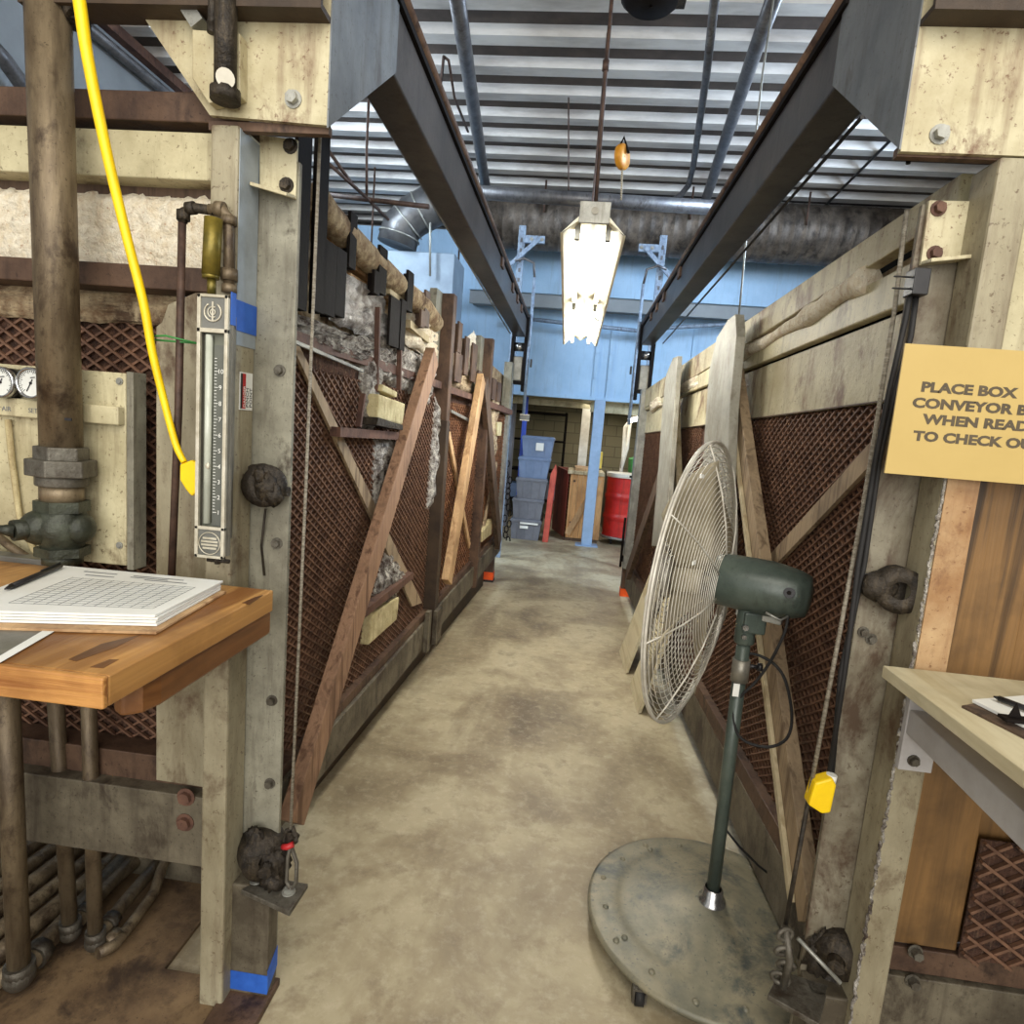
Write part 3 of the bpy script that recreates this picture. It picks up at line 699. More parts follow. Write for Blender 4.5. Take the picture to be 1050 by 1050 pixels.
bars = [((304,120),(318,318)), ((326,120),(336,322)), ((333,248),(345,324)), ((345,255),(355,325)), ((359,218),(366,276)), ((389,253),(397,302)), ((384,278),(390,302)),
        ((400,305),(410,356)), ((411,307),(416,360)), ((418,278),(424,320)), ((436,298),(441,336)), ((432,318),(436,336)),
        ((470,330),(474,362)), ((467,362),(474,392)), ((477,345),(481,385)), ((484,352),(489,392)), ((490,380),(494,405)), ((505,388),(509,410)), ((510,392),(514,412))]
for (x0, y0), (x1, y1) in bars:
    n1 = .05; ua, za = GL.px((x0+x1)/2, y0, n1); ub, zb_ = GL.px((x0+x1)/2, y1, n1); uc = GL.px(x1, (y0+y1)/2, n1)[0]; ud = GL.px(x0, (y0+y1)/2, n1)[0]
    w = abs(uc-ud); um = (ua+ub)/2
    b = MB(); GL.rect(b, um-w/2, um+w/2, zb_, za, n1-.012, n1); GL.rect(b, um+w/2-.01, um+w/2, zb_, za, n1-.05, n1-.012)
    part(g, 'hanging_bar', b, M['black_steel'] if x0 < 430 else M['brown_steel'])
# thin drop rods
for p, q in (((390,315),(388,402)), ((412,358),(411,400)), ((375,404),(370,438))):
    b = MB(); GL.bar(b, p, q, .016, .03, .05); part(g, 'drop_rod', b, M['red_steel'])
b = MB(); GL.slab(b, [(300,347),(373,379),(373,382),(300,351)], .045, .055); GL.slab(b, [(463,420),(484,431),(484,434),(463,423)], .02, .03); part(g, 'edge_strip', b, M['galv'])
# braces
b = MB(); GL.slab(b, [(298,350),(306,352),(433,618),(423,622)], .012, .024); part(g, 'steel_diagonal', b, M['wood_grey'])
b = MB(); p0 = GL.px(445,365,.08); p1 = GL.px(299,832,.1); b.bar(GL.W(p0[0],.07,p0[1]), GL.W(p1[0],.10,p1[1]-.04), .115, .05, GL.n); part(g, 'wood_brace', b, M['wood_red'], .003)
b = MB(); p0 = GL.px(495,388,.08); p1 = GL.px(458,597,.09); b.bar(GL.W(p0[0],.07,p0[1]), GL.W(p1[0],.09,p1[1]), .13, .045, GL.n); part(g, 'wood_brace', b, M['wood_tan'], .003, 'paler newer wooden brace')
b = MB(); p0 = GL.px(500,392,.09); p1 = GL.px(513,558,.1); b.bar(GL.W(p0[0],.06,p0[1]), GL.W(p1[0],.08,p1[1]), .14, .045, GL.n); part(g, 'wood_brace', b, M['wood_dark'], .003, 'dark wooden brace')
b = MB(); GL.bar(b, (461,445),(482,560), .05, .01, .025); part(g, 'wood_strip', b, M['wood_tan'])
b = MB(); GL.bar(b, (510,475),(494,555), .05, .01, .03); part(g, 'wood_strip', b, M['wood_grey'])
b = MB(); GL.bar(b, (349,443),(409,447), .035, .02, .06); part(g, 'shelf_bar', b, M['red_steel'])
b = MB(); GL.bar(b, (365,637),(424,590), .035, .02, .06); part(g, 'shelf_bar', b, M['red_steel'])
b = MB(); GL.slab(b, [(389,404),(416,414),(413,436),(387,429)], .0, .08); part(g, 'foam_block', b, M['foam'], .008, 'yellowed foam block')
b = MB(); GL.slab(b, [(393,394),(408,402),(407,408),(392,401)], .0, .07); part(g, 'foam_block', b, M['foam'], .006)
b = MB(); GL.slab(b, [(382,628),(410,612),(407,636),(378,662)], .0, .045); part(g, 'foam_block', b, M['foam'], .008)
b = MB(); GL.slab(b, [(495,545),(505,532),(504,548),(494,556)], .0, .05); part(g, 'foam_block', b, M['foam'], .006)
b = MB(); GL.slab(b, [(510,433),(515,433),(514,447),(510,447)], .0, .05); part(g, 'foam_block', b, M['foam'], .006)
b = MB(); GL.slab(b, [(388,428),(413,436),(413,441),(386,436)], .0, .085); part(g, 'foam_tray', b, M['grease'])

# ================================================================== RIGHT GATE
GR = PL((.82, 1.5), (.67, 6.1), (-1,0,0))
h = thing('mesh_gate', 'cream topped mesh gate with grey metal fins on right of aisle behind the fan', 'gate', GR.W(0,0,0))
E1 = 4.62
tz = lambda s: 2.245-.05*s
l1z = lambda s: 2.11-.047*s      # under the top rail
l2z = lambda s: 1.985-.035*s     # under the second rail
l3z = lambda s: 1.70-.012*s      # under the sheet
bz = lambda s: .10
def strip(mb, f0, f1, a, c, n0, n1): return GR.poly(mb, [(a,f1(a)),(c,f1(c)),(c,f0(c)),(a,f0(a))], n0, n1)
def at(y0, x0, n=0): return GR.px(x0, y0, n)
# the rails' heights come straight off the picture at two stations each
def line(pa, pb, n):
    (ua, za), (ub, zb_) = GR.px(*pa, n), GR.px(*pb, n); k = (zb_-za)/(ub-ua); return lambda s: za+k*(s-ua)
tz = line((988,176),(755,336),.03); l1z = line((948,237),(766,352),.03)
l2z0 = line((905,290),(758,378),.02); l2z = line((927,312),(756,382),.02); l3z = line((907,412),(763,431),.0)
b = MB(); strip(b, tz, l1z, .02, E1, -.012, .03); part(h, 'top_rail', b, M['cream_rust'], .004)
b = MB(); strip(b, lambda s: tz(s)-.02, lambda s: l3z(s)-.06, .05, E1, -.10, -.075); part(h, 'back_panel', b, M['black_steel'])
b = MB(); strip(b, l1z, l2z0, .12, E1, -.06, -.035); part(h, 'recess_board', b, M['insul_dirty'])
b = MB(); strip(b, lambda s: l2z(s)+.10, l2z, .02, E1, -.012, .022); part(h, 'second_rail', b, M['cream'], .004)
b = MB(); strip(b, lambda s: l2z(s)-.012, l3z, .02, E1, -.012, -.0); part(h, 'cover_sheet', b, M['cream_rust'])
b = MB(); strip(b, lambda s: l3z(s)+.004, l3z, .0, E1, -.0, .006); part(h, 'sheet_edge', b, M['brown_steel'])
b = MB(); strip(b, l3z, lambda s: .16, .13, E1, -.07, -.019); part(h, 'fibre_packing', b, M['fibre'])
for a, c in ((.03, 2.2), (2.3, 3.4), (3.5, E1)):
    b = MB(); GR.strands(b, [(a,.3),(c,.3),(c,l3z(c)-.005),(a,l3z(a)-.005)], -.012, .027, math.radians(33), .0055, .008); part(h, 'expanded_mesh', b, M['strand'])
b = MB(); strip(b, lambda s: .30, lambda s: .105, .02, E1, -.012, .03); part(h, 'bottom_rail', b, M['dirty_grey'], .004)
b = MB(); strip(b, lambda s: .37, lambda s: .302, .02, E1, -.012, .03); part(h, 'bottom_angle', b, M['brown_steel'], .003)
b = MB(); GR.rect(b, .05, 4.5, .0, .22, -.19, -.165); part(h, 'shade_board', b, M['brown_dark'])  # added dark board, blocks light leaking under the right rail
# insulation roll under top rail
b = MB(); pts = []; rd = []
for i in range(13):
    k = i/12; x = 890+(752-890)*k; y = 287+(371-287)*k
    u, z = GR.px(x, y, .02); pts.append(GR.W(u, .02, z+random.uniform(-.006,.006))); rd.append((.036 if k < .5 else .026)+random.uniform(-.006,.006))
b.tube(pts, .03, 12, rad=rd); part(h, 'wrapped_roll', b, M['insul_white'])
for q, sd in (([(752,376),(800,352),(800,340),(752,360)], 21), ([(690,412),(722,395),(722,382),(690,400)], 22), ([(668,424),(682,415),(682,404),(668,414)], 23)):
    bb = MB(); bb.lump([GR.W(u,.0,z) for u, z in (GR.px(x,y,.0) for x, y in q)], GR.n, .05, 12, sd); part(h, 'torn_insulation', bb, M['insul_white'])
# vertical dividers of the sheet and braces
b = MB(); GR.bar(b, (750,384),(824,945), .085, .032, .075); part(h, 'lumber_upright', b, M['wood_grey'], .003)
b = MB(); GR.bar(b, (744,386),(809,925), .024, .076, .09); part(h, 'edge_batten', b, M['wood_cream'], .002)
b = MB(); GR.bar(b, (908,448),(772,596), .06, -.002, .012); part(h, 'flat_diagonal', b, M['wood_grey'])
b = MB(); GR.bar(b, (690,410),(694,560), .07, .02, .06); part(h, 'lumber_upright', b, M['wood_cream'], .003)
b = MB(); GR.bar(b, (682,470),(642,588), .13, .05, .09); part(h, 'dark_brace', b, M['wood_dark'], .003)
# grey metal fins
def fin(pxs, n0, n1):
    bb = MB(); GR.slab(bb, pxs, n0, n1); part(h, 'metal_fin', bb, M['fin'], .003)
fin([(754,322),(746,328),(735,346),(727,380),(722,450),(716,560),(742,560),(748,420),(755,345)], .09, .13)
fin([(695,365),(690,367),(683,384),(679,420),(675,480),(668,560),(682,560),(688,470),(692,410)], .09, .12)
# far end column and foot
ec = GR.px(652, 490, .0)[0]
b = MB(); GR.rect(b, E1-.06, E1+.05, .3, tz(E1), -.03, .07); part(h, 'end_column', b, M['galv'], .004)
fo = P(643, 612, Z=0)
b = MB(); b.bx(fo.x-.07, fo.x+.05, fo.y-.0, fo.y+.09, .08, .36); part(h, 'foot_post', b, M['brown_steel'])
b = MB(); b.bx(fo.x-.075, fo.x+.055, fo.y-.005, fo.y+.095, .0, .08); part(h, 'orange_foot_band', b, M['orange'], label='bright orange painted foot band')
b = MB(); b.bx(fo.x-.1,fo.x+.06,fo.y-.02,fo.y+.02,.36,.42); b.tube([(fo.x-.1,fo.y,.8),(fo.x-.1,fo.y,.3)],.012); b.bx(fo.x-.1,fo.x+.0,fo.y-.01,fo.y+.03,1.2,1.22); part(h, 'latch_bracket', b, M['black_steel'])

# loose planks on the floor against the gate
def plank(name, a, c, d, label):
    q = [P(*c, Z=.0)]; 
    return q
def leaning(y0, y1, x0, x1, xt): 
    bb = MB(); bb.hexa([(x0,y0,0),(x1,y1,0),(x1+.022,y1,.008),(x0+.022,y0,.008),(xt,y0+.05,.62),(xt,y1+.05,.62),(xt+.022,y1+.05,.628),(xt+.022,y0+.05,.628)]); return bb
pl1 = leaning(3.46, 3.86, .515, .505, GR.W(2.0,.06,0).x-.02)
solo('loose_plank', pl1, M['board_pale'], 'nearer of two pale boards leaning against right gate behind the fan', 'plank', .002, 'pale boards behind the fan')
pl2 = leaning(4.06, 4.50, .492, .482, GR.W(2.6,.06,0).x-.02)
solo('loose_plank', pl2, M['board_pale'], 'farther of two pale boards leaning against right gate behind the fan', 'plank', .002, 'pale boards behind the fan')
# ================================================================== FRONT FRAMES
FL = PL((-3, 1.45), (0, 1.45), (0,-1,0))
fx = lambda x: x+3      # u on FL from world X
f = thing('end_frame', 'front end frame with cream rail, white insulation and brown mesh behind the big pipe', 'frame', (-1.3, 1.5, 0))
XL = -2.1; XR = -.80
def frect(name, z0, z1, y0, y1, mt, x0=XL, x1=XR, bev=.003, label=None):
    bb = MB(); bb.bx(x0, x1, y0, y1, z0, z1); return part(f, name, bb, M[mt], bev, label)
zy = lambda y, Y=1.45: P(110, y, Y=Y).z
frect('top_beam', zy(126), zy(96), 1.43, 1.53, 'brown_steel')
frect('cream_rail', zy(182), zy(134), 1.44, 1.52, 'cream')
frect('shadow_gap_board', zy(205), zy(180), 1.50, 1.53, 'wood_dark')
bb = MB(); bb.lump([(XL,1.495,zy(276)),(XR,1.495,zy(276)),(XR,1.495,zy(192)),(XL,1.495,zy(192))], (0,-1,0), .022, 110, 31, 18); part(f, 'insulation_panel', bb, M['insul_white'])
frect('middle_bar', zy(294), zy(270), 1.44, 1.52, 'brown_steel')
zl = zy(775, 1.5)
frect('fibre_packing', zl, zy(292), 1.547, 1.60, 'fibre')
FB = PL((-3, 1.54), (0, 1.54), (0,-1,0))
bb = MB(); FB.strands(bb, [(fx(XL),zl),(fx(XR),zl),(fx(XR),zy(297)),(fx(XL),zy(297))], .0, .028, math.radians(33), .006, .009); part(f, 'expanded_mesh', bb, M['strand'])
bb = MB(); bb.lump([(XL,1.53,zy(330)),(-1.02,1.53,zy(325)),(-1.02,1.53,zy(290)),(XL,1.53,zy(290))], (0,-1,0), .02, 24, 32); part(f, 'torn_insulation', bb, M['insul_dirty'])
q = [P(x, y, Y=1.44) for x, y in ((160,335),(166,330),(172,312),(200,300),(212,300),(212,808),(160,800))]
bb = MB(); bb.prism(q, (0,.03,0)); part(f, 'tan_plate', bb, M['post'], .002)
frect('lower_angle', zy(793, 1.47), zy(766, 1.47), 1.46, 1.54, 'brown_steel')
frect('bottom_rail', zy(866), zy(797), 1.42, 1.50, 'dirty_grey')
for x, y in ((191,817),(190,843)):
    bb = MB(); bolt(bb, P(x, y, Y=1.42), (0,-1,0), .017, .014); part(f, 'bolt', bb, M['red_steel'])

# left steel post
p = thing('steel_post', 'worn cream square steel post carrying the flow gauge beside the desk', 'post', (-.815, 1.4, 0), 'square front posts')
b = MB(); b.bx(-.848, -.783, 1.36, 1.45, 0, 2.185); part(p, 'post_tube', b, M['post'], .006)
b = MB(); b.bx(-.783, -.7815, 1.365, 1.448, 1.72, 2.18); part(p, 'pale_side_paint', b, M['tape_pale'])
b = MB(); zA = P(250, 310, X=-.782).z; zB = P(250, 341, X=-.782).z
b.bx(-.7815, -.7800, 1.357, 1.449, zB, zA); part(p, 'blue_tape', b, M['bluetape'], label='strip of blue tape')
sA = P(246, 381, X=-.782); sB = P(258, 421, X=-.782)
k = thing('warning_sticker', None, None, (0,0,0)); k.parent = p; k.location = V((-.782, 1.41, sB.z))-p.location
b = MB(); b.bx(-.783, -.7812, sA.y, sB.y, sB.z, sA.z); part(k, 'sticker_card', b, M['white_paper'])
sw = sB.y-sA.y; sh = sA.z-sB.z
b = MB(); b.bx(-.7812, -.7808, sA.y+.003, sA.y+sw*.2, sB.z+.003, sA.z-.003); part(k, 'black_band', b, M['black'])
b = MB(); b.bx(-.7812, -.7808, sA.y+sw*.2, sA.y+sw*.45, sB.z+.003, sA.z-.003); part(k, 'red_band', b, M['red_label'])
text_part(k, 'lettering', ['DANGER'], M['white_paper'], (-.7807, sA.y+sw*.42, sB.z+.006), (0,0,1), (0,-1,0), sw*.22, depth=.0003)
text_part(k, 'lettering', ['PINCH', 'POINT'], M['black'], (-.7810, sA.y+sw*.68, sB.z+.006), (0,0,1), (0,-1,0), sw*.28, 1.0, depth=.0003)

# left gate column with its bearings
c = thing('gate_column', 'bolted grey steel column with greasy bearings right of the flow gauge', 'column', (-.74, 1.46, 0), 'gate columns')
b = MB(); b.bx(-.80, -.686, 1.452, 1.466, .02, 2.15); b.bx(-.80, -.786, 1.452, 1.54, .02, 2.15); part(c, 'flange_plate', b, M['grey_paint'], .002)
for x, y in ((287,380),(284,557),(279,718),(277,803)):
    b = MB(); bolt(b, P(x, y, Y=1.452), (0,-1,0), .010, .014); part(c, 'bolt', b, M['iron_fit'])
q = [P(x, y, Y=1.445) for x, y in ((266,138),(305,143),(303,204),(266,193))]
b = MB(); b.prism(q, (0,.008,0)); q2 = [q[3], q[2], q[2]+V((0,.0,0)), q[3]]
b.hexa([q[3], q[2], q[2]+V((0,-.045,-.01)), q[3]+V((0,-.045,-.01)), q[3]+V((0,0,.008)), q[2]+V((0,0,.008)), q[2]+V((0,-.045,-.002)), q[3]+V((0,-.045,-.002))])
part(c, 'angle_bracket', b, M['cream_rust'], .002)
for x, y in ((298,150),(294,190)):
    b = MB(); bolt(b, P(x, y, Y=1.445), (0,-1,0), .012, .014); part(c, 'bolt', b, M['grease'])
o = P(273, 497, Y=1.43)
b = MB(); b.lathe([(.02,.03),(.045,.03),(.05,.0),(.052,-.03),(.03,-.035),(.02,-.03)], o, (-.3,1,0), 20); b.sph(o+V((.012,-.02,.0)), .030, (1,.8,1.2), 24, .22); b.sph(o+V((.03,-.02,-.02)), .022, (1,.9,1.2), 18, .25); b.sph(o+V((.0,-.03,.025)), .018, (1,.9,1), 16, .25); b.cyl(o+V((.03,0,-.012)), o+V((.058,.0,-.012)), .012); b.cyl(o+V((-.02,0,0)), o+V((-.02,.03,0)), .05)
part(c, 'bearing', b, M['grease'])
b = MB(); b.tube([o+V((.0,.0,-.06)), P(268,560,Y=1.447), P(271,590,Y=1.447)], .003, 6); part(c, 'grease_run', b, M['grease'])
o = P(268, 880, Y=1.42)
b = MB(); b.lathe([(.02,.05),(.06,.045),(.066,.0),(.06,-.045),(.02,-.05)], o+V((-.01,.03,0)), (-.6,.8,0), 20); b.sph(o+V((.03,.01,-.01)), .042, (1,.8,1.0), 26, .2); b.sph(o+V((-.02,-.0,.05)), .026, (1,.7,1.3), 20, .25); b.sph(o+V((.04,-.01,-.05)), .03, (1,.9,.8), 20, .25); b.hexnut(o+V((.03,-.03,.0)), o+V((.035,-.05,0)), .018)
part(c, 'bearing', b, M['grease'])
q = [P(x, y, Z=.34) for x, y in ((247,912),(297,935),(316,906),(272,898))]
b = MB(); b.prism(q, (0,0,-.014)); part(c, 'cable_plate', b, M['iron_fit'], .002)
b = MB(); bolt(b, P(263,903,Z=.34), (0,0,1), .012, .014); bolt(b, P(296,915,Z=.34), (0,0,1), .012, .012); part(c, 'bolt', b, M['galv'])
b = MB(); b.bx(-.795, -.68, 1.40, 1.45, .02, .34); part(c, 'base_block', b, M['dirty_grey'], .004)
b = MB(); b.bx(-.796, -.679, 1.3985, 1.3995, .03, .085); b.hexa([(-.679,1.398,.035),(-.678,1.398,.035),(-.678,1.452,.07),(-.679,1.452,.07),(-.679,1.398,.10),(-.678,1.398,.10),(-.678,1.452,.13),(-.679,1.452,.13)])
part(c, 'blue_tape', b, M['bluetape'], label='crumpled blue tape near the floor')
b = MB(); b.bx(-.80, -.672, 1.30, 1.46, 0, .022); part(c, 'foot_plate', b, M['brown_steel'], .002)

# wire rope of the left gate
t = thing('wire_rope', 'pale wire rope hanging down the left gate column to its clevis', 'rope', P(298, 905, Y=1.40))
a0 = P(329, 118, Y=1.5); a1 = P(298, 850, Y=1.42)
b = MB(); b.tube([a0+V((0,0,.5)), a0, a0.lerp(a1,.5)+V((.002,0,0)), a1], .0042, 8); part(t, 'strand', b, M['steel_rope'])
b = MB(); cc = P(298, 858, Y=1.42); b.lathe([(.012,.02),(.012,-.02)], cc, (0,0,1), 10)
b.tube([cc+V((.016*math.cos(i*.7),0.006*(-1)**i,.022*math.sin(i*.7))) for i in range(10)], .007, 6, closed=True); part(t, 'cable_clamp', b, M['grease'])
b = MB(); b.tube([cc+V((-.014,-.012,-.022)), cc+V((0,-.018,-.016)), cc+V((.014,-.012,-.01))], .008, 8); part(t, 'red_clip', b, M['orange'] if False else M['red_label'], label='red clip')
z0 = P(298, 915, Z=.34); b = MB()
b.tube([cc+V((.004,0,-.03)), cc+V((.02,-.002,-.07)), z0+V((.014,0,.03)), z0+V((.0,0,.006)), z0+V((-.012,0,.03)), cc+V((-.006,0,-.06)), cc+V((0,0,-.03))], .0055, 8); part(t, 'clevis', b, M['iron_fit'])

# flow gauge
fg = thing('flow_gauge', 'tall narrow glass flow gauge with numbered scale mounted on left post', 'gauge', (-.79, 1.3, 1.15))
GY = 1.265
gq = lambda x, y: P(x, y, Y=GY)
tl, tr, bl, br = gq(202,301), gq(233,302), gq(199,572), gq(230,573)
gx0 = (tl.x+bl.x)/2; gx1 = (tr.x+br.x)/2; gz0 = (bl.z+br.z)/2; gz1 = (tl.z+tr.z)/2; gw = gx1-gx0; gh = gz1-gz0
b = MB(); b.bx(gx0+.002, gx1-.001, GY+.0205, 1.295, gz0+.004, gz1-.004); b.bx(gx0+.002, gx0+.005, GY+.006, GY+.0205, gz0+.004, gz1-.004); b.bx(gx1-.004, gx1-.001, GY+.006, GY+.0205, gz0+.004, gz1-.004); b.bx(gx0+.012, gx1-.034, 1.295, 1.3595, gz0+.03, gz1-.03); part(fg, 'housing', b, M['steel_side'], .002)
zt_ = gz0+gh*.872; zb_ = gz0+gh*.118
b = MB(); b.bx(gx0, gx0+gw*.11, GY, GY+.008, gz0, gz1); b.bx(gx1-gw*.11, gx1, GY, GY+.008, gz0, gz1)
b.bx(gx0, gx1, GY, GY+.008, gz0, gz0+.006); b.bx(gx0, gx1, GY, GY+.008, gz1-.006, gz1); b.bx(gx0, gx1, GY, GY+.008, zt_-.006, zt_+.003); b.bx(gx0, gx1, GY, GY+.008, zb_-.003, zb_+.004)
part(fg, 'frame', b, M['alum'], .0008)
b = MB(); b.bx(gx0+gw*.1, gx1-gw*.1, GY+.003, GY+.008, zt_, gz1-.004); part(fg, 'emblem_plate', b, M['tray'])
ec_ = V(((gx0+gx1)/2, GY+.0015, (zt_+gz1)/2))
b = MB(); R_ = gw*.27
b.tube([ec_+V((R_*math.cos(a), 0, R_*math.sin(a))) for a in [math.radians(120+i*15) for i in range(21)]], .0018, 6)
b.tube([ec_+V((R_*.58*math.cos(a), 0, R_*.58*math.sin(a))) for a in [math.radians(60+i*15) for i in range(17)]], .0014, 6)
b.tube([ec_+V((R_*.3*math.cos(i*.524), 0, R_*.3*math.sin(i*.524))) for i in range(12)], .0012, 6, closed=True)
b.bx(ec_.x-.0016, ec_.x+.0016, ec_.y-.001, ec_.y+.001, ec_.z-R_*1.05, ec_.z+R_*1.15); part(fg, 'emblem', b, M['alum'])
b = MB(); b.bx(gx0+gw*.1, gx1-gw*.1, GY+.003, GY+.008, gz0+.004, zb_); part(fg, 'maker_plate', b, M['tray'])
mc = V(((gx0+gx1)/2, GY+.0015, (gz0+zb_)/2)); b = MB(); rr_ = gw*.36
b.tube([mc+V((rr_*math.cos(i*.262), 0, rr_*math.sin(i*.262))) for i in range(24)], .0012, 6, closed=True)
for k_ in (-.45,-.15,.15,.45): b.bx(mc.x-rr_*.8*(1-k_*k_), mc.x+rr_*.8*(1-k_*k_), mc.y, mc.y+.002, mc.z+rr_*k_-.0022, mc.z+rr_*k_+.0022)
part(fg, 'maker_seal', b, M['alum'])
b = MB(); b.bx(gx0+gw*.1, gx1-gw*.1, GY+.018, GY+.02, zb_, zt_); part(fg, 'back_plate', b, mat('gauge_back', S(112,114,100), S(92,94,82), 8, .5, 0, .05))
b = MB(); b.cyl((gx0+gw*.32, GY+.011, zb_+.01), (gx0+gw*.32, GY+.011, zt_-.01), .0075, n=14); part(fg, 'glass_tube', b, mat('tube_glass', S(196,200,186), S(170,174,160), 6, .12, 0, 0))
b = MB(); b.bx(gx0+gw*.46, gx1-gw*.12, GY+.014, GY+.018, zb_+.004, zt_-.03); part(fg, 'scale_strip', b, mat('scale_strip', S(96,98,90), S(80,82,76), 8, .5, 0, 0))
b = MB()
za = zb_+.035; step = (zt_-.085-za)/9
for i in range(10):
    for j in range(5):
        z = za+step*(i+j/5); w_ = gw*.12 if j == 0 else gw*.07
        if z < zt_-.05: b.bx(gx0+gw*.49, gx0+gw*.49+w_, GY+.0125, GY+.014, z-.0006, z+.0006)
part(fg, 'scale_marks', b, M['white_paper'])
for i in range(10):
    text_part(fg, 'scale_number', [str(i+1)], M['white_paper'], (gx0+gw*.69, GY+.0125, za+step*i-.0045), (1,0,0), (0,0,1), .0135, align='CENTER', depth=.0004)
b = MB(); b.sph((gx0+gw*.36, GY+.006, za+step*3), .006, (1,.6,1.3), 12); part(fg, 'float', b, M['alum'])
b = MB()
for x in (gx0+.004, gx1-.004):
    for z in (gz0+.005, zb_+.001, zt_-.001, gz1-.005): b.cyl((x,GY-.002,z),(x,GY,z),.0022,n=8)
part(fg, 'screw', b, M['black_steel'])
b = MB(); b.cyl((gx0+gw*.5,1.30,gz0-.02),(gx0+gw*.5,1.30,gz0+.004),.007); b.cyl((gx0+gw*.15,1.30,gz0-.012),(gx0+gw*.9,1.30,gz0-.012),.005); part(fg, 'drain_cock', b, M['grease'])

b = MB(); b.bx(gx1-.001, gx1+.0006, GY+.012, 1.296, zB, zA); b.hexa([(gx1-.001,1.296,zB),(gx1+.0006,1.296,zB),(-.7802,1.358,zB),(-.7818,1.358,zB),(gx1-.001,1.296,zA),(gx1+.0006,1.296,zA),(-.7802,1.358,zA),(-.7818,1.358,zA)]); part(fg, 'blue_tape', b, M['bluetape'], label='strip of blue tape')
# thin piping and brass valve over the gauge
t = thing('gauge_piping', 'thin rusty pipe with elbows and brass body feeding the flow gauge', 'pipe', P(186, 590, Y=1.34))
pY = 1.335
b = MB(); b.tube([P(176,590,Y=pY), P(183,420,Y=pY), P(187,222,Y=pY)], .0085, 10); part(t, 'riser', b, M['rusty_rod'])
b = MB(); b.tube([P(187,228,Y=pY), P(189,217,Y=pY), P(198,213,Y=pY), P(220,216,Y=pY)], .0105, 10); b.cyl(P(188,226,Y=pY),P(188,216,Y=pY),.014); b.cyl(P(192,214,Y=pY),P(200,213,Y=pY),.0135); part(t, 'upper_elbow', b, M['grease'])
b = MB(); b.tube([P(215,215,Y=pY), P(228,215,Y=pY), P(234,222,Y=pY), P(235,250,Y=pY), P(235,296,Y=pY)], .012, 10); b.cyl(P(222,214,Y=pY),P(230,215,Y=pY),.016); b.cyl(P(235,222,Y=pY),P(235,231,Y=pY),.016); b.cyl(P(235,276,Y=pY),P(235,288,Y=pY),.018); b.cyl(P(235,292,Y=pY),P(235,300,Y=pY),.016); part(t, 'down_pipe', b, M['pipe'])
b = MB(); b.cyl(P(219,224,Y=pY-.03), P(216,282,Y=pY-.03), .0185, n=18); part(t, 'brass_body', b, M['brass'])
b = MB(); b.cyl(P(216,281,Y=pY-.03), P(216,286,Y=pY-.03), .017, n=18); b.cyl(P(217,286,Y=pY-.03), P(217,302,Y=pY-.03), .009); part(t, 'brass_end', b, M['brass'])
b = MB(); w0 = P(150,345,Y=1.33); w1 = P(202,352,Y=1.33); b.tube([w0, w0.lerp(w1,.5)+V((0,-.02,.006)), w1], .0022, 6); b.tube([w0+V((0,0,-.006)), w1], .0022, 6); part(t, 'green_tie', b, M['green'], label='green wire tie')

# big pipe with union and valve
t = thing('steam_pipe', 'thick brown vertical pipe with union and dark valve left of yellow cable', 'pipe', P(68, 600, Y=1.38))
bY = 1.335; q0 = P(48,-40,Y=bY); q1 = P(63,455,Y=bY); q1 = V((q1.x, bY, q1.z)); q0 = V((q1.x+(q0.x-q1.x)*1, bY, q0.z))
b = MB(); b.cyl(q0, q1+V((0,0,-.02)), .043, n=28); part(t, 'pipe_length', b, M['pipe'])
d_ = (q0-q1).normalized()
P2 = lambda y: P(65, y, Y=bY)
ctr = lambda y: V((q1.x-.0+(P2(y).x-P2(455).x)*.3, bY, P2(y).z))
b = MB(); b.hexnut(ctr(472), ctr(458), .055); b.hexnut(ctr(488), ctr(471), .071); b.cyl(ctr(498), ctr(488), .053, n=20); part(t, 'union', b, M['iron_fit'], .003)
b = MB(); b.cyl(ctr(514), ctr(497), .045, n=20); part(t, 'nipple', b, M['pipe'])
b = MB(); v0 = ctr(540)
b.hexnut(ctr(524), ctr(513), .056); b.lathe([(.042,.05),(.05,.03),(.062,.0),(.05,-.03),(.042,-.05)], v0, (0,0,1), 24); b.hexnut(ctr(569), ctr(560), .056)
b.sph(v0+V((-.03,-.03,.0)), .042, (1,1,1), 18); b.sph(v0+V((.048,.0,.0)), .036, (.8,1,1), 18); b.cyl(ctr(577), ctr(568), .042, n=20)
b.cyl(v0+V((-.03,-.04,0)), v0+V((-.05,-.082,-.002)), .024, n=18); part(t, 'valve_body', b, M['green_iron'])
hv = v0+V((-.045,-.078,-.002)); b = MB(); b.tube([hv, hv+V((-.02,-.012,.002)), hv+V((-.05,-.014,.0))], .012, 10, rad=[.018,.011,.009]); part(t, 'valve_stem', b, M['green_iron'])
b = MB(); b.bar(hv+V((-.045,-.014,0)), hv+V((-.3,-.02,.0)), .02, .026); part(t, 'lever', b, M['wood_red'], .005, 'worn brown lever handle')
b = MB(); b.cyl(P(70,6,Y=1.34), P(78,16,Y=1.34), .02); b.cyl(q0*.0+P(77,2,Y=1.36), P(77,26,Y=1.36), .03); part(t, 'pipe_strap', b, M['grease'])
pt = P(70,430,Y=bY-.043); b = MB(); b.bx(pt.x-.008, pt.x+.008, bY-.0445, bY-.041, pt.z-.003, pt.z+.003); part(t, 'tag', b, M['black'])

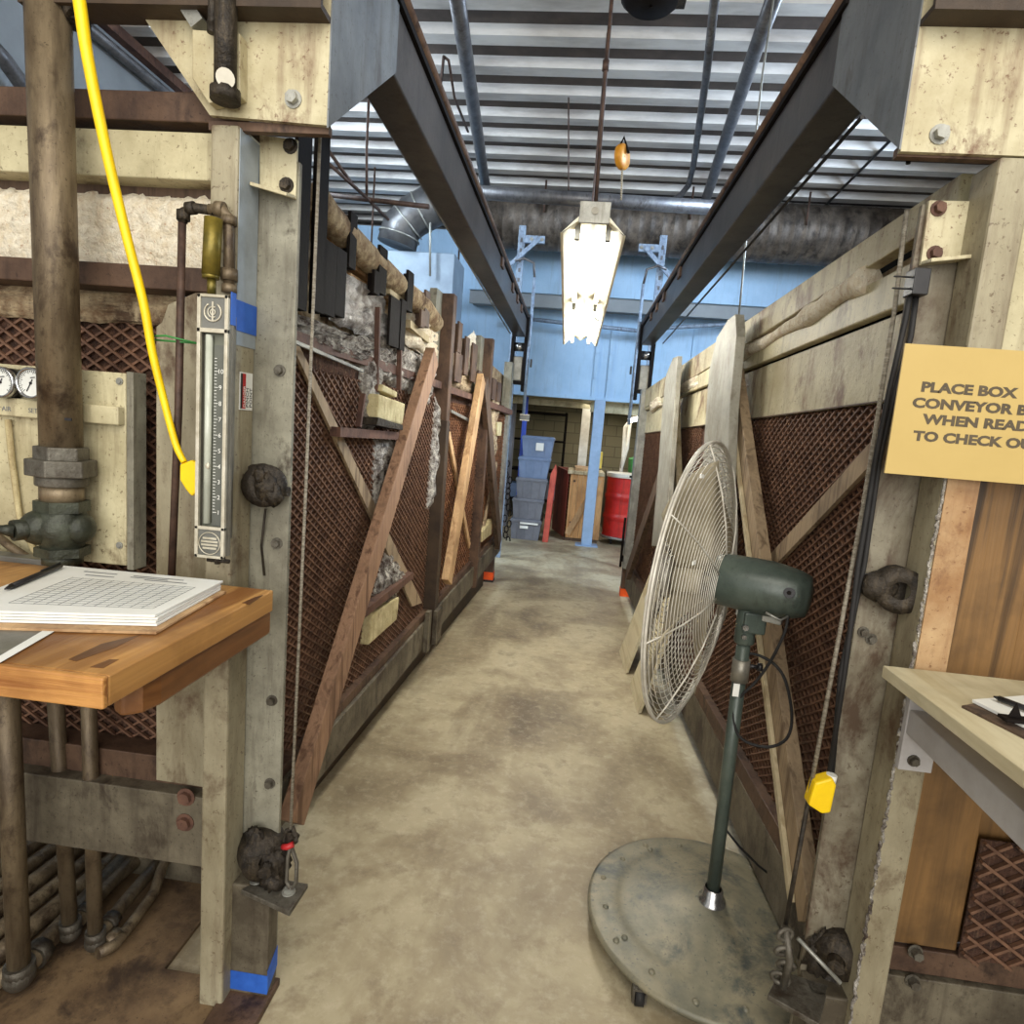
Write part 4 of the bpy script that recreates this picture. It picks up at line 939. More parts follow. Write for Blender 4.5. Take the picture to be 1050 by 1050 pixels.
# control board with dials
cb = thing('gauge_board', 'cream control board with two round dials behind the thick pipe', 'board', P(70, 580, Y=1.47))
bY2 = 1.405; xr = P(129, 480, Y=bY2).x; zt2 = P(120, 382, Y=bY2).z; zb2 = P(125, 580, Y=bY2).z
b = MB(); b.bx(-1.75, xr, bY2, bY2+.045, zb2, zt2); part(cb, 'board', b, M['cream'], .003)
b = MB(); b.bx(xr, xr+.018, bY2+.002, bY2+.05, zb2-.01, zt2+.004); part(cb, 'edge_strip', b, M['grey_paint'], .002)
z0_ = P(120, 436, Y=bY2-.02).z; z1_ = P(120, 417, Y=bY2-.02).z
b = MB(); b.bx(-1.75, P(128,430,Y=bY2).x, bY2-.022, bY2, z0_, z1_); part(cb, 'ledge', b, M['cream'], .003)
text_part(cb, 'lettering', ['SET'], M['paper_line'], P(29, 423, Y=bY2-.0225), (1,0,0), (0,0,1), .016, depth=.0005)
text_part(cb, 'lettering', ['AIR'], M['paper_line'], P(2, 421, Y=bY2-.0225), (1,0,0), (0,0,1), .016, depth=.0005)
for (x, y) in ((123,391),(123,559)):
    b = MB(); bolt(b, P(x, y, Y=bY2), (0,-1,0), .006, .006); part(cb, 'screw', b, M['galv'])
for (x, y, r) in ((2,392,.036),(33,393,.036)):
    o = P(x, y, Y=bY2-.04); dd = thing('dial', None, None, (0,0,0)); dd.parent = cb; dd.location = o-cb.location
    b = MB(); b.cyl(o+V((0,.04,0)), o, r*.98, n=28); part(dd, 'casing', b, M['black'])
    b = MB(); b.lathe([(r*.86,-.004),(r*.9,-.009),(r*1.02,-.008),(r*1.03,.004),(r*.98,.006)], o, (0,1,0), 32); part(dd, 'bezel', b, M['chrome'])
    b = MB(); b.cyl(o+V((0,-.001,0)), o+V((0,-.003,0)), r*.9, n=28); part(dd, 'dial_face', b, M['dial'])
    b = MB()
    for i in range(28):
        a = math.radians(-45+i*10); c_, s_ = math.cos(a), math.sin(a); l = .7 if i % 3 else .62
        b.bar(o+V((c_*r*l,-.0035,s_*r*l)), o+V((c_*r*.82,-.0035,s_*r*.82)), .0012, .0006, (0,1,0))
    part(dd, 'graduation', b, M['black'])
    b = MB(); b.bar(o+V((-.3*r,-.0045,-.55*r)), o+V((.12*r,-.0045,.25*r)), .0022, .0006, (0,1,0)); b.bar(o+V((-.02*r,-.0045,.35*r)), o+V((.3*r,-.0045,.4*r)), .0018, .0006, (0,1,0)); b.cyl(o+V((0,-.006,0)), o+V((0,-.003,0)), .003, n=10); part(dd, 'needle', b, M['black'])
b = MB(); b.tube([P(x, y, Y=bY2-.012) for x, y in ((8,430),(12,470),(20,530),(35,565),(50,578))], .007, 8); part(cb, 'tubing', b, M['foam'])
b = MB(); b.tube([P(x, y, Y=bY2-.03) for x, y in ((-5,548),(10,560),(35,576),(52,582))], .010, 8); part(cb, 'lower_tubing', b, M['pipe'])

# yellow cable
t = thing('yellow_cable', 'bright yellow drop cable with plug hanging between thick pipe and gauge', 'cable', P(192, 510, Y=1.31))
b = MB(); cab = [P(x, y, Y=Y) for x, y, Y in ((76,-30,1.24),(82,5,1.24),(90,60,1.25),(108,150,1.27),(128,235,1.29),(147,310,1.30),(156,360,1.31),(168,410,1.32),(180,455,1.315),(189,474,1.315))]
sc_ = smooth(cab, 5); b.tube(sc_, .0105, 12, rad=[.0125-.0055*i/(len(sc_)-1) for i in range(len(sc_))]); part(t, 'cord', b, M['yellow'])
b = MB(); b.prism([P(x, y, Y=1.31) for x, y in ((184,476),(195,472),(201,474),(202,505),(196,509),(190,502),(184,492))], (0,.020,0)); part(t, 'plug', b, M['yellow'], .004)

# left desk
z = 1.165; t = thing('wooden_desk', 'thick varnished wooden desk top on left holding paper pad', 'desk', (-1.2, 1.05, 1.1))
b = MB(); b.bx(-1.7, -.662, .822, 1.335, z-.05, z); part(t, 'desk_top', b, M['desk'], .003)
b = MB(); b.bx(-1.7, -.662, .81, .8215, z-.05, z); part(t, 'front_edge', b, M['desk_front'], .003)
b = MB(); cl = [(-.668,1.34),(-.668,.95),(-.676,.915),(-.70,.895),(-.725,.91),(-.735,.94),(-.735,1.34)]
b.prism([(x, y, z-.052) for x, y in cl], (0,0,-.055)); part(t, 'support_cleat', b, M['desk_edge'], .006)
for x0, y0, x1, y1, w_ in ((-1.02,.93,-.78,.98,.014),(-.96,.88,-.83,.93,.022),(-.74,1.0,-.70,1.2,.008)):
    pass
g0 = 'dark_gouge'
for q in ([(70,676),(104,660),(130,654),(146,650),(118,664),(92,673),(78,678)], [(92,684),(112,676),(122,676),(106,685)], [(248,618),(262,612),(270,610),(256,620)]):
    b = MB(); b.prism([P(x, y, Z=z+.0004) for x, y in q], (0,0,-.0006)); part(t, 'dark_gouge', b, M['desk_edge'])
# things on the desk
def deskpt(x, y, dz=0): return P(x, y, Z=z+dz)
t = thing('clipboard', 'brown clipboard holding the thick stack of white log sheets on wooden desk', 'clipboard', deskpt(100, 620))
cbq = [deskpt(x, y, .006) for x, y in ((-60,642),(160,648),(232,606),(60,582))]
b = MB(); b.prism(cbq, (0,0,-.005)); part(t, 'backing_board', b, M['desk'] if False else M['wood_tan'], .001)
pg = thing('log_sheets', 'thick stack of white printed log sheets on clipboard', 'paper', deskpt(100, 620, .008))
zs = z+.007
base = [P(x, y, Z=zs+.02) for x, y in ((-60,625),(160,631),(228,596),(62,580))]
for i in range(4):
    b = MB(); q = [p+V((random.uniform(-.003,.003), random.uniform(-.003,.003), -.02+i*.0055)) for p in base]
    b.prism(q, (0,0,.0045)); part(pg, 'sheet_layer', b, M['white_paper'], .0008)
b = MB(); tp = zs+.0225
e0, e1, e2, e3 = [V((p.x, p.y, zs+.0012)) for p in base]
def onp(u, w): return e0*(1-u)*(1-w)+e1*u*(1-w)+e2*u*w+e3*(1-u)*w
for w in [i/22 for i in range(3, 17)]:
    b.bar(onp(.22,w), onp(.93,w), .0007, .0004)
for u in [.22+.71*i/12 for i in range(13)]:
    b.bar(onp(u,.14), onp(u,.74), .0006, .0004)
for w, u0, u1 in ((.9,.5,.8),(.86,.5,.72),(.9,.2,.4),(.82,.25,.42),(.82,.6,.85)): b.bar(onp(u0,w), onp(u1,w), .0035, .0004)
o_ = part(pg, 'printed_table', b, M['paper_line']); o_.location.z += .0206-.0
t = thing('pen', 'black pen lying on the left edge of log sheets', 'pen', deskpt(30, 590, .03))
pa = P(5, 604, Z=z+.034); pb_ = P(62, 580, Z=z+.036)
b = MB(); b.cyl(pa.lerp(pb_,.1), pb_, .0058, n=12); part(t, 'barrel', b, M['black'])
b = MB(); b.cyl(pa.lerp(pb_,.1), pa, .0055, .0015, n=12); part(t, 'tip', b, M['black'])
b = MB(); b.bar(pb_+V((0,0,.007)), pa.lerp(pb_,.62)+V((0,0,.007)), .003, .0015); part(t, 'pocket_clip', b, M['black'])
b = MB(); b.prism([deskpt(x, y, .002) for x, y in ((-60,640),(62,643),(-10,684),(-90,680))], (0,0,-.0015)); t = solo('plastic_sleeve', b, M['tray'], 'grey sheet in clear sleeve at left edge of wooden desk', 'paper')
b = MB(); b.prism([deskpt(x, y, .0025) for x, y in ((50,643),(63,643),(-8,684),(-20,684))], (0,0,-.0004)); o_ = solo('sheet_border', b, M['white_paper'], 'white margin strip of grey sheet on wooden desk', 'paper')
b = MB(); q = [P(x, y, Y=1.33) for x, y in ((-80,574),(38,586),(60,600),(-80,604))]
b.bx(-1.75, -1.235, 1.336, 1.38, z-.02, z+.012); t = solo('metal_tray', b, M['tray'], 'flat grey metal plate behind the pad at back of desk', 'tray', .003)

# pipes under the desk
def vpipe(x0, y0, x1, y1, gy, r, label):
    p1 = P(x1, y1, Z=.06); p0 = P(x0, y0, Y=p1.y); t = thing('floor_pipe', label, 'pipe', V((p1.x, p1.y, 0)), 'pipes under the desk')
    b = MB(); b.cyl(p1, V((p0.x, p1.y, 1.11)) if False else p0+(p0-p1).normalized()*.15 if p0.z < 1.0 else p0, r, n=18); part(t, 'riser', b, M['pipe'])
    b = MB(); b.cyl(p1+V((0,0,-.0)), p1+V((0,0,.035)), r*1.35, n=18); b.sph(p1, r*1.45, (1,1,1), 16); part(t, 'elbow', b, M['iron_fit'])
    b = MB(); b.tube([p1, p1+V((-.02,.12,0)), p1+V((-.05,.5,0))], r*1.02, 12); part(t, 'run', b, M['pipe'])
    b = MB(); b.cyl(p1+V((-.008,.05,0)), p1+V((-.012,.085,0)), r*1.35, n=8); part(t, 'coupling', b, M['iron_fit'])
vpipe(8, 725, 20, 1000, 0, .026, 'thickest vertical pipe under wooden desk at left edge')
vpipe(57, 715, 72, 955, 0, .020, 'middle vertical pipe of three under wooden desk')
vpipe(91, 720, 98, 965, 0, .019, 'right vertical pipe of three under wooden desk')
for i in range(6):
    x = -1.30-.075*i
    b = MB(); b.tube([(x, 2.1, .055), (x-.03, 1.62, .055), (x-.07, 1.2, .05)], .021+.004*(i%2), 12)
    solo('floor_pipe', b, M['pipe'], 'dirty pipe in the bundle lying on floor under the desk', 'pipe', group='pipe bundle on the floor')
b = MB(); b.tube([P(x, y, Z=zz) for x, y, zz in ((178,868,.10),(166,890,.08),(158,915,.05),(140,940,.045),(118,968,.045),(100,978,.05))], .016, 10)
b.cyl(P(122,958,Z=.045), P(108,968,Z=.045), .024, n=8)
solo('bent_hose', b, M['pipe'], 'bent flexible pipe curving along floor right of the pipe bundle', 'pipe')
b = MB(); b.bx(-2.2, -.805, .9, 1.44, 0, .012); b.bx(-2.2,-1.0,1.44,2.2,0,.012); solo('floor_plate', b, M['dirty_floor'], 'dirty brown floor plate under the desk pipes', 'floor plate')
b = MB(); b.bx(-1.4,-.96,1.75,1.85,.012,.09); b.bx(-2.1,-1.4,1.9,2.0,.012,.12); solo('floor_sill', b, M['dirty_grey'], 'low dirty steel sill behind the pipe bundle', 'sill')
# ================================================================== RIGHT FRONT
p = thing('steel_post', 'worn cream square steel post behind the manila sign on right', 'post', (.80, 1.4, 0), 'square front posts')
b = MB(); b.bx(.772, .84, 1.36, 1.45, 0, 2.18); part(p, 'post_tube', b, M['post'], .006)
b = MB(); b.bx(.777, .8405, 1.356, 1.3598, 1.12, 1.60); part(p, 'tan_facing', b, M['tan_rust'], label='tan rust stained facing strip')
b = MB(); 
zz = .1
while zz < 1.6:
    b.sph((.7735+random.uniform(-.003,.004), 1.3612, zz), random.uniform(.0025,.005), (1,.6,2.0), 8, .4); zz += random.uniform(.006,.012)
part(p, 'weld_crust', b, M['fluff'])
c = thing('gate_column', 'bolted grey steel column with greasy bearing right of the fan', 'column', (.74, 1.46, 0), 'gate columns')
b = MB(); b.bx(.686, .79, 1.452, 1.466, .02, 2.12); b.bx(.776, .79, 1.466, 1.54, .02, 2.12); part(c, 'flange_plate', b, M['column_dirty'], .002)
for x, y in ((885,648),(893,655)):
    b = MB(); bolt(b, P(x, y, Y=1.452), (0,-1,0), .009, .012); part(c, 'bolt', b, M['iron_fit'])
q = [P(x, y, Y=1.44) for x, y in ((953,205),(998,206),(985,268),(944,272))]
b = MB(); b.prism(q, (0,.01,0)); b.hexa([q[3], q[2], q[2]+V((0,-.04,-.004)), q[3]+V((0,-.04,-.004)), q[3]+V((0,0,.008)), q[2]+V((0,0,.008)), q[2]+V((0,-.04,.004)), q[3]+V((0,-.04,.004))]); part(c, 'angle_bracket', b, M['cream_rust'], .002)
for x, y in ((962,214),(958,260)):
    b = MB(); bolt(b, P(x, y, Y=1.44), (0,-1,0), .011, .014); part(c, 'bolt', b, M['red_steel'])
o = P(908, 602, Y=1.43)
b = MB(); b.lathe([(.02,.03),(.042,.03),(.05,.0),(.052,-.03),(.03,-.035),(.02,-.03)], o+V((.025,0,.0)), (.25,1,0), 20); b.sph(o+V((-.015,-.0,.0)), .034, (1.2,.8,1), 14, .12); b.cyl(o+V((.025,.0,0)), o+V((.025,.03,0)), .05); part(c, 'bearing', b, M['grease'])
o = P(850, 985, Y=1.44)
b = MB(); b.sph(o+V((-.01,.02,0)), .05, (1,.7,1.5), 26, .2); b.sph(o+V((.02,.0,-.06)), .032, (1,.8,1.), 20, .25); b.lathe([(.02,.04),(.05,.036),(.056,.0),(.05,-.036),(.02,-.04)], o+V((.02,.0,.03)), (.5,.8,0), 20); b.hexnut(o+V((.0,-.03,.03)), o+V((-.01,-.055,.03)), .02); part(c, 'bearing', b, M['grease'])
b = MB(); b.bx(.686, .80, 1.38, 1.45, .0, .3); part(c, 'base_block', b, M['dirty_grey'], .004)
b = MB(); b.prism([P(x, y, Z=.3) for x, y in ((787,1020),(840,1050),(850,1010),(800,995))], (0,0,-.014)); part(c, 'cable_plate', b, M['iron_fit'], .002)
b = MB(); b.tube([P(818,962,Y=1.40), P(862,1008,Y=1.36)], .005, 8); part(c, 'pin', b, M['galv'])

# right wire rope
t = thing('wire_rope', 'pale twisted wire rope hanging beside black cables right of the fan', 'rope', P(803, 960, Y=1.42))
b = MB(); r0 = P(931, 168, Y=1.5); r1 = P(829, 820, Y=1.42); r2 = P(805, 950, Y=1.40)
b.tube([r0+V((0,0,.4)), r0], .005, 8); part(t, 'dark_cable_end', b, M['black_steel'])
b = MB(); b.tube([P(930,215,Y=1.5), P(917,320,Y=1.49), P(885,520,Y=1.46), r1], .0052, 8); part(t, 'strand', b, M['steel_rope'])
b = MB(); b.tube([r1, r2], .0055, 8); part(t, 'dark_strand', b, M['grease'])
b = MB()
for i, (x, y) in enumerate(((805,958),(803,975),(806,990),(800,1003))):
    o = P(x, y, Y=1.385); b.tube([o+V((.018*math.cos(k*.524), .006*math.cos(k*.524+i), .014*math.sin(k*.524))) for k in range(12)], .006, 6, closed=True)
b.tube([P(805,950,Y=1.39), P(810,985,Y=1.375), P(803,1012,Y=1.38)], .009, 8); part(t, 'cable_clamp', b, M['iron_fit'])
# black cables with yellow plug
t = thing('black_cable', 'black cable pair hanging from black clip to a yellow plug', 'cable', P(843, 830, Y=1.40))
b = MB()
b.tube([P(x, y, Y=1.435) for x, y in ((936,285),(928,330),(912,400),(898,470),(880,580),(866,690),(850,795))], .006, 8)
b.tube([P(x, y, Y=1.44) for x, y in ((940,300),(934,345),(918,400),(902,470),(886,580),(862,690),(853,795))], .006, 8); part(t, 'cord', b, M['rubber'])
b = MB(); q = P(940, 292, Y=1.43); b.bx(q.x-.016, q.x+.016, 1.41, 1.45, q.z-.024, q.z+.03); b.bx(q.x-.05, q.x-.01, 1.425, 1.43, q.z+.012, q.z+.016); b.bx(q.x-.05, q.x-.01, 1.425, 1.43, q.z-.012, q.z-.008); part(t, 'cord_clip', b, M['black'], .002)
b = MB(); b.prism([P(x, y, Y=1.40) for x, y in ((836,803),(854,798),(858,806),(852,834),(843,835),(829,826))], (0,.035,0)); part(t, 'plug', b, M['yellow'], .005, 'yellow plug')
b = MB(); b.cyl(P(850,806,Y=1.42), P(853,794,Y=1.42), .012, n=10); part(t, 'white_sleeve', b, M['white_paper'])

# front end frame on the right
f = thing('end_frame', 'front end frame with stained plywood and mesh under the manila sign', 'frame', (1.2, 1.5, 0))
def frect2(name, z0, z1, y0, y1, mt, x0=.842, x1=1.9, bev=.003):
    bb = MB(); bb.bx(x0, x1, y0, y1, z0, z1); return part(f, name, bb, M[mt], bev)
frect2('stained_board', .42, 1.62, 1.44, 1.465, 'ply_rust', .842, 1.03)
frect2('stained_board', .42, 1.62, 1.47, 1.49, 'ply_rust', .95, 1.9)
b = MB(); b.bx(.8405, .90, 1.436, 1.44, 1.0, 1.62); part(f, 'edge_board', b, M['ply_rust'])
frect2('cream_sheet', 1.62, 2.16, 1.46, 1.48, 'cream')
frect2('bottom_rail', .16, .34, 1.43, 1.5, 'dirty_grey'); frect2('lower_angle', .345, .41, 1.44, 1.54, 'brown_steel')
FR = PL((0, 1.435), (3, 1.435), (0,-1,0))
u0 = P(996, 900, Y=1.44).x
b = MB(); b.bx(u0, 1.9, 1.432, 1.436, .41, .72); part(f, 'fibre_packing', b, M['fibre'])
b = MB(); FR.strands(b, [(u0,.41),(1.9,.41),(1.9,.72),(u0,.72)], .01, .04, math.radians(33), .007, .010); part(f, 'expanded_mesh', b, M['strand'])
for x, y in ((938,975),(935,1005)):
    b = MB(); bolt(b, P(x, y, Y=1.43), (0,-1,0), .012, .02); part(f, 'bolt', b, M['iron_fit'])

# manila sign
sY = 1.325
s = thing('manila_sign', 'manila card sign with dark capitals fixed to right post', 'sign', (.75, sY, 1.55))
TLs, BLs = P(928.5, 352, Y=sY), P(907, 485, Y=sY)
x0 = (TLs.x+BLs.x)/2; z0s, z1s = BLs.z, TLs.z; ww = .40
b = MB(); b.bx(x0, x0+ww, sY, sY+.004, z0s, z1s); part(s, 'card', b, M['sign'])
cx_ = x0+ww/2
hgt = z1s-z0s
# first letters of the lines in the photograph fix each line's start and height
rows = [('PLACE BOX  ON', (944,401)), ('CONVEYOR BELT', (935,417)), ('WHEN READY', (946,434)), ('TO CHECK OUT', (936,451))]
for tx, (px_, py_) in rows:
    o = P(px_, py_, Y=sY-.0004)
    ob = text_part(s, 'lettering', [tx], M['ink'], o, (1,0,0), (0,0,1), .0262, depth=.0003, bold=.0012)
    w_ = max(v.co.x for v in ob.data.vertices)-min(v.co.x for v in ob.data.vertices)
    bx0 = min(v.co.x for v in ob.data.vertices)
    tgt = {'PLACE BOX  ON': .2500, 'CONVEYOR BELT': .2720, 'WHEN READY': .2260, 'TO CHECK OUT': .2480}[tx]
    for v in ob.data.vertices: v.co.x = bx0+(v.co.x-bx0)*tgt/w_
# right desk shelf
zr = 1.145
t = thing('plywood_shelf', 'pale plywood shelf with grey bracket at right edge below the sign', 'shelf', (.9, 1.0, 1.05))
b = MB(); b.bx(.70, 1.5, .55, 1.335, zr-.026, zr); part(t, 'shelf_board', b, M['board_pale'], .002)
xb = .775
b = MB(); b.bx(.772, .842, 1.345, 1.36, zr-.235, zr-.03)
part(t, 'bracket_plate', b, M['lavender'], .002)
b = MB(); b.prism([(.775,1.35,zr-.095),(.775,1.35,zr-.15),(.775,.86,zr-.175),(.775,.55,zr-.16),(.775,.55,zr-.03),(.775,.92,zr-.03),(.775,.98,zr-.11)], (.055,0,0)); part(t, 'bracket_arm', b, M['lavender'], .003)
b = MB()
for z_ in (zr-.21, zr-.06): bolt(b, (.80, 1.345, z_), (0,-1,0), .009, .012)
part(t, 'bolt', b, M['iron_fit'])
rp = lambda x, y, dz=0: P(x, y, Z=zr+dz)
t = thing('clipboard', 'dark clipboard with white sheets on the plywood shelf at right', 'clipboard', rp(1030, 730))
b = MB(); b.prism([rp(x, y, .005) for x, y in ((986,723),(1060,760),(1150,745),(1060,712))], (0,0,-.005)); part(t, 'backing_board', b, M['wood_dark'], .001)
b = MB(); b.prism([rp(x, y, .012) for x, y in ((997,717),(1060,748),(1150,735),(1060,712))], (0,0,-.006)); part(t, 'sheet_stack', b, M['white_paper'], .0008)
cq = rp(1040, 738, .014); b = MB(); b.bx(cq.x-.02, cq.x+.03, cq.y-.012, cq.y+.012, zr+.012, zr+.018); b.prism([cq+V((-.01,0,.004)), cq+V((.012,0,.004)), cq+V((0,.0,.03))], (0,.003,0)); part(t, 'clip', b, M['black_steel'], .001)
t = thing('pen', 'black pen lying on sheets at right plywood shelf', 'pen', rp(1030, 720, .015))
pa = rp(1024, 716, .02); pb_ = rp(1075, 735, .02); b = MB(); b.cyl(pa, pb_, .0052, n=12); part(t, 'barrel', b, M['black'])
b = MB(); b.cyl(pa, pa+(pa-pb_).normalized()*.008, .004, .0015, n=10); part(t, 'tip', b, M['black'])

# ================================================================== FAN
fan = thing('pedestal_fan', 'large grey-green pedestal fan with round wire guard on wheeled disc base', 'fan', (.57, 1.865, 0))
C0 = V((.57, 1.865, 0)); RB = .385
b = MB(); b.lathe([(.0,.132),(.04,.130),(.11,.120),(.18,.102),(.25,.090),(.29,.084),(.296,.080),(.34,.078),(.375,.076),(.385,.072),(.385,.058),(.37,.056),(.30,.07),(.0,.10)], C0, (0,0,1), 64); part(fan, 'base_disc', b, M['fan_base'])
b = MB()
for i in range(16):
    a = i*math.pi/8+.1; r = .345 if i%2 else .33
    for dr in (0, -.03) if i % 4 == 1 else (0,):
        b = MB(); b.sph(C0+V(((r+dr)*math.cos(a), (r+dr)*math.sin(a), .079-dr*.1)), .010, (1,1,.7), 12); part(fan, 'rivet', b, M['fan_base'])
for a in (-2.28, -.71, .86, 2.43):
    cst = thing('caster', None, None); cst.parent = fan; o = C0+V((.372*math.cos(a), .372*math.sin(a), 0)); cst.location = o-C0
    b = MB(); b.cyl(o+V((-.012,.0,.027)), o+V((.012,.0,.027)), .027, n=20); part(cst, 'wheel', b, M['rubber'])
    b = MB(); b.bx(o.x-.02, o.x-.014, o.y-.016, o.y+.016, .012, .058); b.bx(o.x+.014, o.x+.02, o.y-.016, o.y+.016, .012, .058); b.bx(o.x-.02, o.x+.02, o.y-.02, o.y+.02, .054, .060); b.bx(o.x-.012,o.x+.012,o.y-.012,o.y+.012,.05,.062); part(cst, 'fork', b, M['iron_fit'])
pb0 = V((.578, 1.865, .126)); ptop = P(765, 640, Y=1.865); 
b = MB(); b.lathe([(.026,.05),(.031,.045),(.033,.02),(.042,.012),(.045,.0)], pb0, (0,0,1), 28); part(fan, 'collar', b, M['chrome'])
pd = (ptop-pb0).normalized()
b = MB(); b.cyl(pb0, ptop, .0205, n=20); part(fan, 'pole', b, M['fan_green'])
j0 = pb0.lerp(ptop, .86); b = MB(); b.cyl(j0-pd*.05, j0+pd*.02, .0265, n=20); part(fan, 'height_clamp', b, M['steel_side'])
b = MB(); b.cyl(j0+V((.02,0,0)), j0+V((.055,0,0)), .006); b.cyl(j0+V((.05,0,0)), j0+V((.062,0,0)), .013, n=8); part(fan, 'clamp_knob', b, M['black'])
b = MB(); b.bx(j0.x-.022, j0.x-.004, j0.y-.029, j0.y-.026, j0.z-.09, j0.z-.05); part(fan, 'sticker', b, M['white_paper'])
fr = V((-.895, .445, .02)).normalized()           # where the fan blows
mc = P(781, 602, Y=1.86)                        # middle of motor
rear = -fr
sd_ = fr.cross(V((0,0,1))).normalized(); upf = sd_.cross(fr).normalized()
b = MB(); b.lathe([(.02,-.138),(.074,-.135),(.080,-.115),(.083,-.03),(.083,.02),(.080,.05),(.071,.10),(.060,.130),(.03,.137),(.0,.138)], mc, rear, 36); part(fan, 'motor_housing', b, M['fan_green'])
b = MB()
for k_ in (-.035, .0, .035): pass
q = mc+V((0,0,-.082)); b.bar(q+fr*.06-V((0,0,.004)), q+rear*.07-V((0,0,.004)), .05, .02); part(fan, 'motor_plate', b, M['galv'], .003)
kn = mc+rear*.085+V((-.0,-.0,0)); kd = (CAM-kn); kd = (kd-rear*kd.dot(rear)); kd = (kd+sd_*0).normalized()
b = MB(); b.cyl(kn+kd*.064, kn+kd*.082, .015, n=18); part(fan, 'knob', b, M['black'])
b = MB(); b.cyl(kn+kd*.081, kn+kd*.0845, .006, n=12); part(fan, 'knob_centre', b, M['black_steel'])
b = MB(); yk = ptop
b.bx(mc.x-.045, mc.x+.02, mc.y-.03, mc.y+.03, mc.z-.14, mc.z-.075); b.cyl(ptop-pd*.06, ptop+pd*.05, .03, n=18); part(fan, 'yoke', b, M['fan_green'], .006)
b = MB(); b.cyl(ptop+V((-.012,-.03,.0)), ptop+V((-.012,-.045,0)), .009, n=8); b.cyl(ptop+V((-.012,-.03,-.03)), ptop+V((-.012,-.042,-.03)), .007, n=8); part(fan, 'yoke_bolt', b, M['chrome'])
hub = mc+fr*.135
rc = mc+fr*.215+V((.022,0,-.03))                                  # rim plane
RG = .445
def ring(mb, c, r, tk, n=56, k=6):
    mb.tube([c+(sd_*math.cos(2*math.pi*i/n)+upf*math.sin(2*math.pi*i/n))*r for i in range(n)], tk, k, closed=True)
dome_r = lambda t: -.085*(1-t**2.2) ; dome_f = lambda t: .085*(1-t**2.6)
b = MB(); ring(b, rc, RG, .0045, 72, 8); ring(b, rc+fr*.008, RG-.002, .0035, 72, 6); part(fan, 'rim_ring', b, M['wire'])
b = MB()
for i in range(23):
    r = .10+(RG-.10)*i/23; t_ = r/RG; ring(b, rc+fr*dome_r(t_), r, .0015, 56, 4)
for i in range(8):
    a = 2*math.pi*i/8+.2; dv = sd_*math.cos(a)+upf*math.sin(a)
    b.tube([rc+fr*(dome_r(r/RG)-.003)+dv*r for r in (.09,.2,.3,.4,RG)], .0028, 5)
part(fan, 'rear_guard', b, M['wire'])
b = MB()
for i in range(23):
    r = .07+(RG-.07)*i/23; t_ = r/RG; ring(b, rc+fr*dome_f(t_), r, .0015, 56, 4)
for i in range(8):
    a = 2*math.pi*i/8; dv = sd_*math.cos(a)+upf*math.sin(a)
    b.tube([rc+fr*(dome_f(r/RG)+.003)+dv*r for r in (.06,.15,.25,.33,.4,RG)], .0028, 5)
b.cyl(rc+fr*.08, rc+fr*.088, .07, n=28); part(fan, 'front_guard', b, M['wire'])
bc = rc+fr*.015
b = MB(); b.cyl(bc-fr*.04, bc+fr*.05, .055, n=24); b.cyl(hub-fr*.01, bc, .012, n=12); part(fan, 'hub', b, M['blade'])
for k_ in range(4):
    b = MB(); a0_ = 2*math.pi*k_/4+.55; nR, nA = 9, 9; vs = []
    for i in range(nR):
        r = .05+(.395-.05)*i/(nR-1); half = (.26+.42*math.sin(min(1,i/(nR-1)*1.15)*math.pi*.62))*(.62)
        for j in range(nA):
            w_ = -1+2*j/(nA-1); a = a0_+w_*half*.95; off = w_*(.055-.02*i/(nR-1))
            vs.append(bc+(sd_*math.cos(a)+upf*math.sin(a))*r+fr*(off-.01*(w_**2)))
    fs = [(i*nA+j, i*nA+j+1, (i+1)*nA+j+1, (i+1)*nA+j) for i in range(nR-1) for j in range(nA-1)]
    b.add(vs, fs, True); o_ = part(fan, 'fan_blade', b, M['blade'])
    sm = o_.modifiers.new('thick', 'SOLIDIFY'); sm.thickness = .0025
# labels clipped on the guard
b = MB()
for (r, a) in ((.40, 2.1), (.30, 2.75)):
    o = rc+fr*(dome_r(r/RG)-.006)+(sd_*math.cos(a)+upf*math.sin(a))*r; b.bar(o-sd_*.014, o+sd_*.014, .01, .004, fr)
part(fan, 'guard_clip', b, M['white_paper'])
# power cord
b = MB(); k0 = mc+rear*.06+V((0,0,-.095))
b.tube(smooth([P(x, y, Y=Y) for x, y, Y in ((808,632,1.78),(804,650,1.78),(790,678,1.80),(774,700,1.83),(758,716,1.85),(752,735,1.85),(760,757,1.84),(785,766,1.82),(806,758,1.80),(812,735,1.80),(806,700,1.80),(795,682,1.81),(778,672,1.84),(766,670,1.86))]), .0045, 8)
b.tube([P(742,848,Y=1.9), P(758,868,Y=1.93), P(778,888,Y=1.96), P(800,905,Y=1.98)], .004, 8)
b.tube([P(752,735,Y=1.86), P(750,790,Y=1.885), P(742,848,Y=1.9)], .004, 8); part(fan, 'power_cord', b, M['rubber'])
b = MB(); b.tube([P(785,628,Y=1.78), P(800,636,Y=1.77), P(808,632,Y=1.78)], .004, 6); part(fan, 'cord_grip', b, M['galv'])

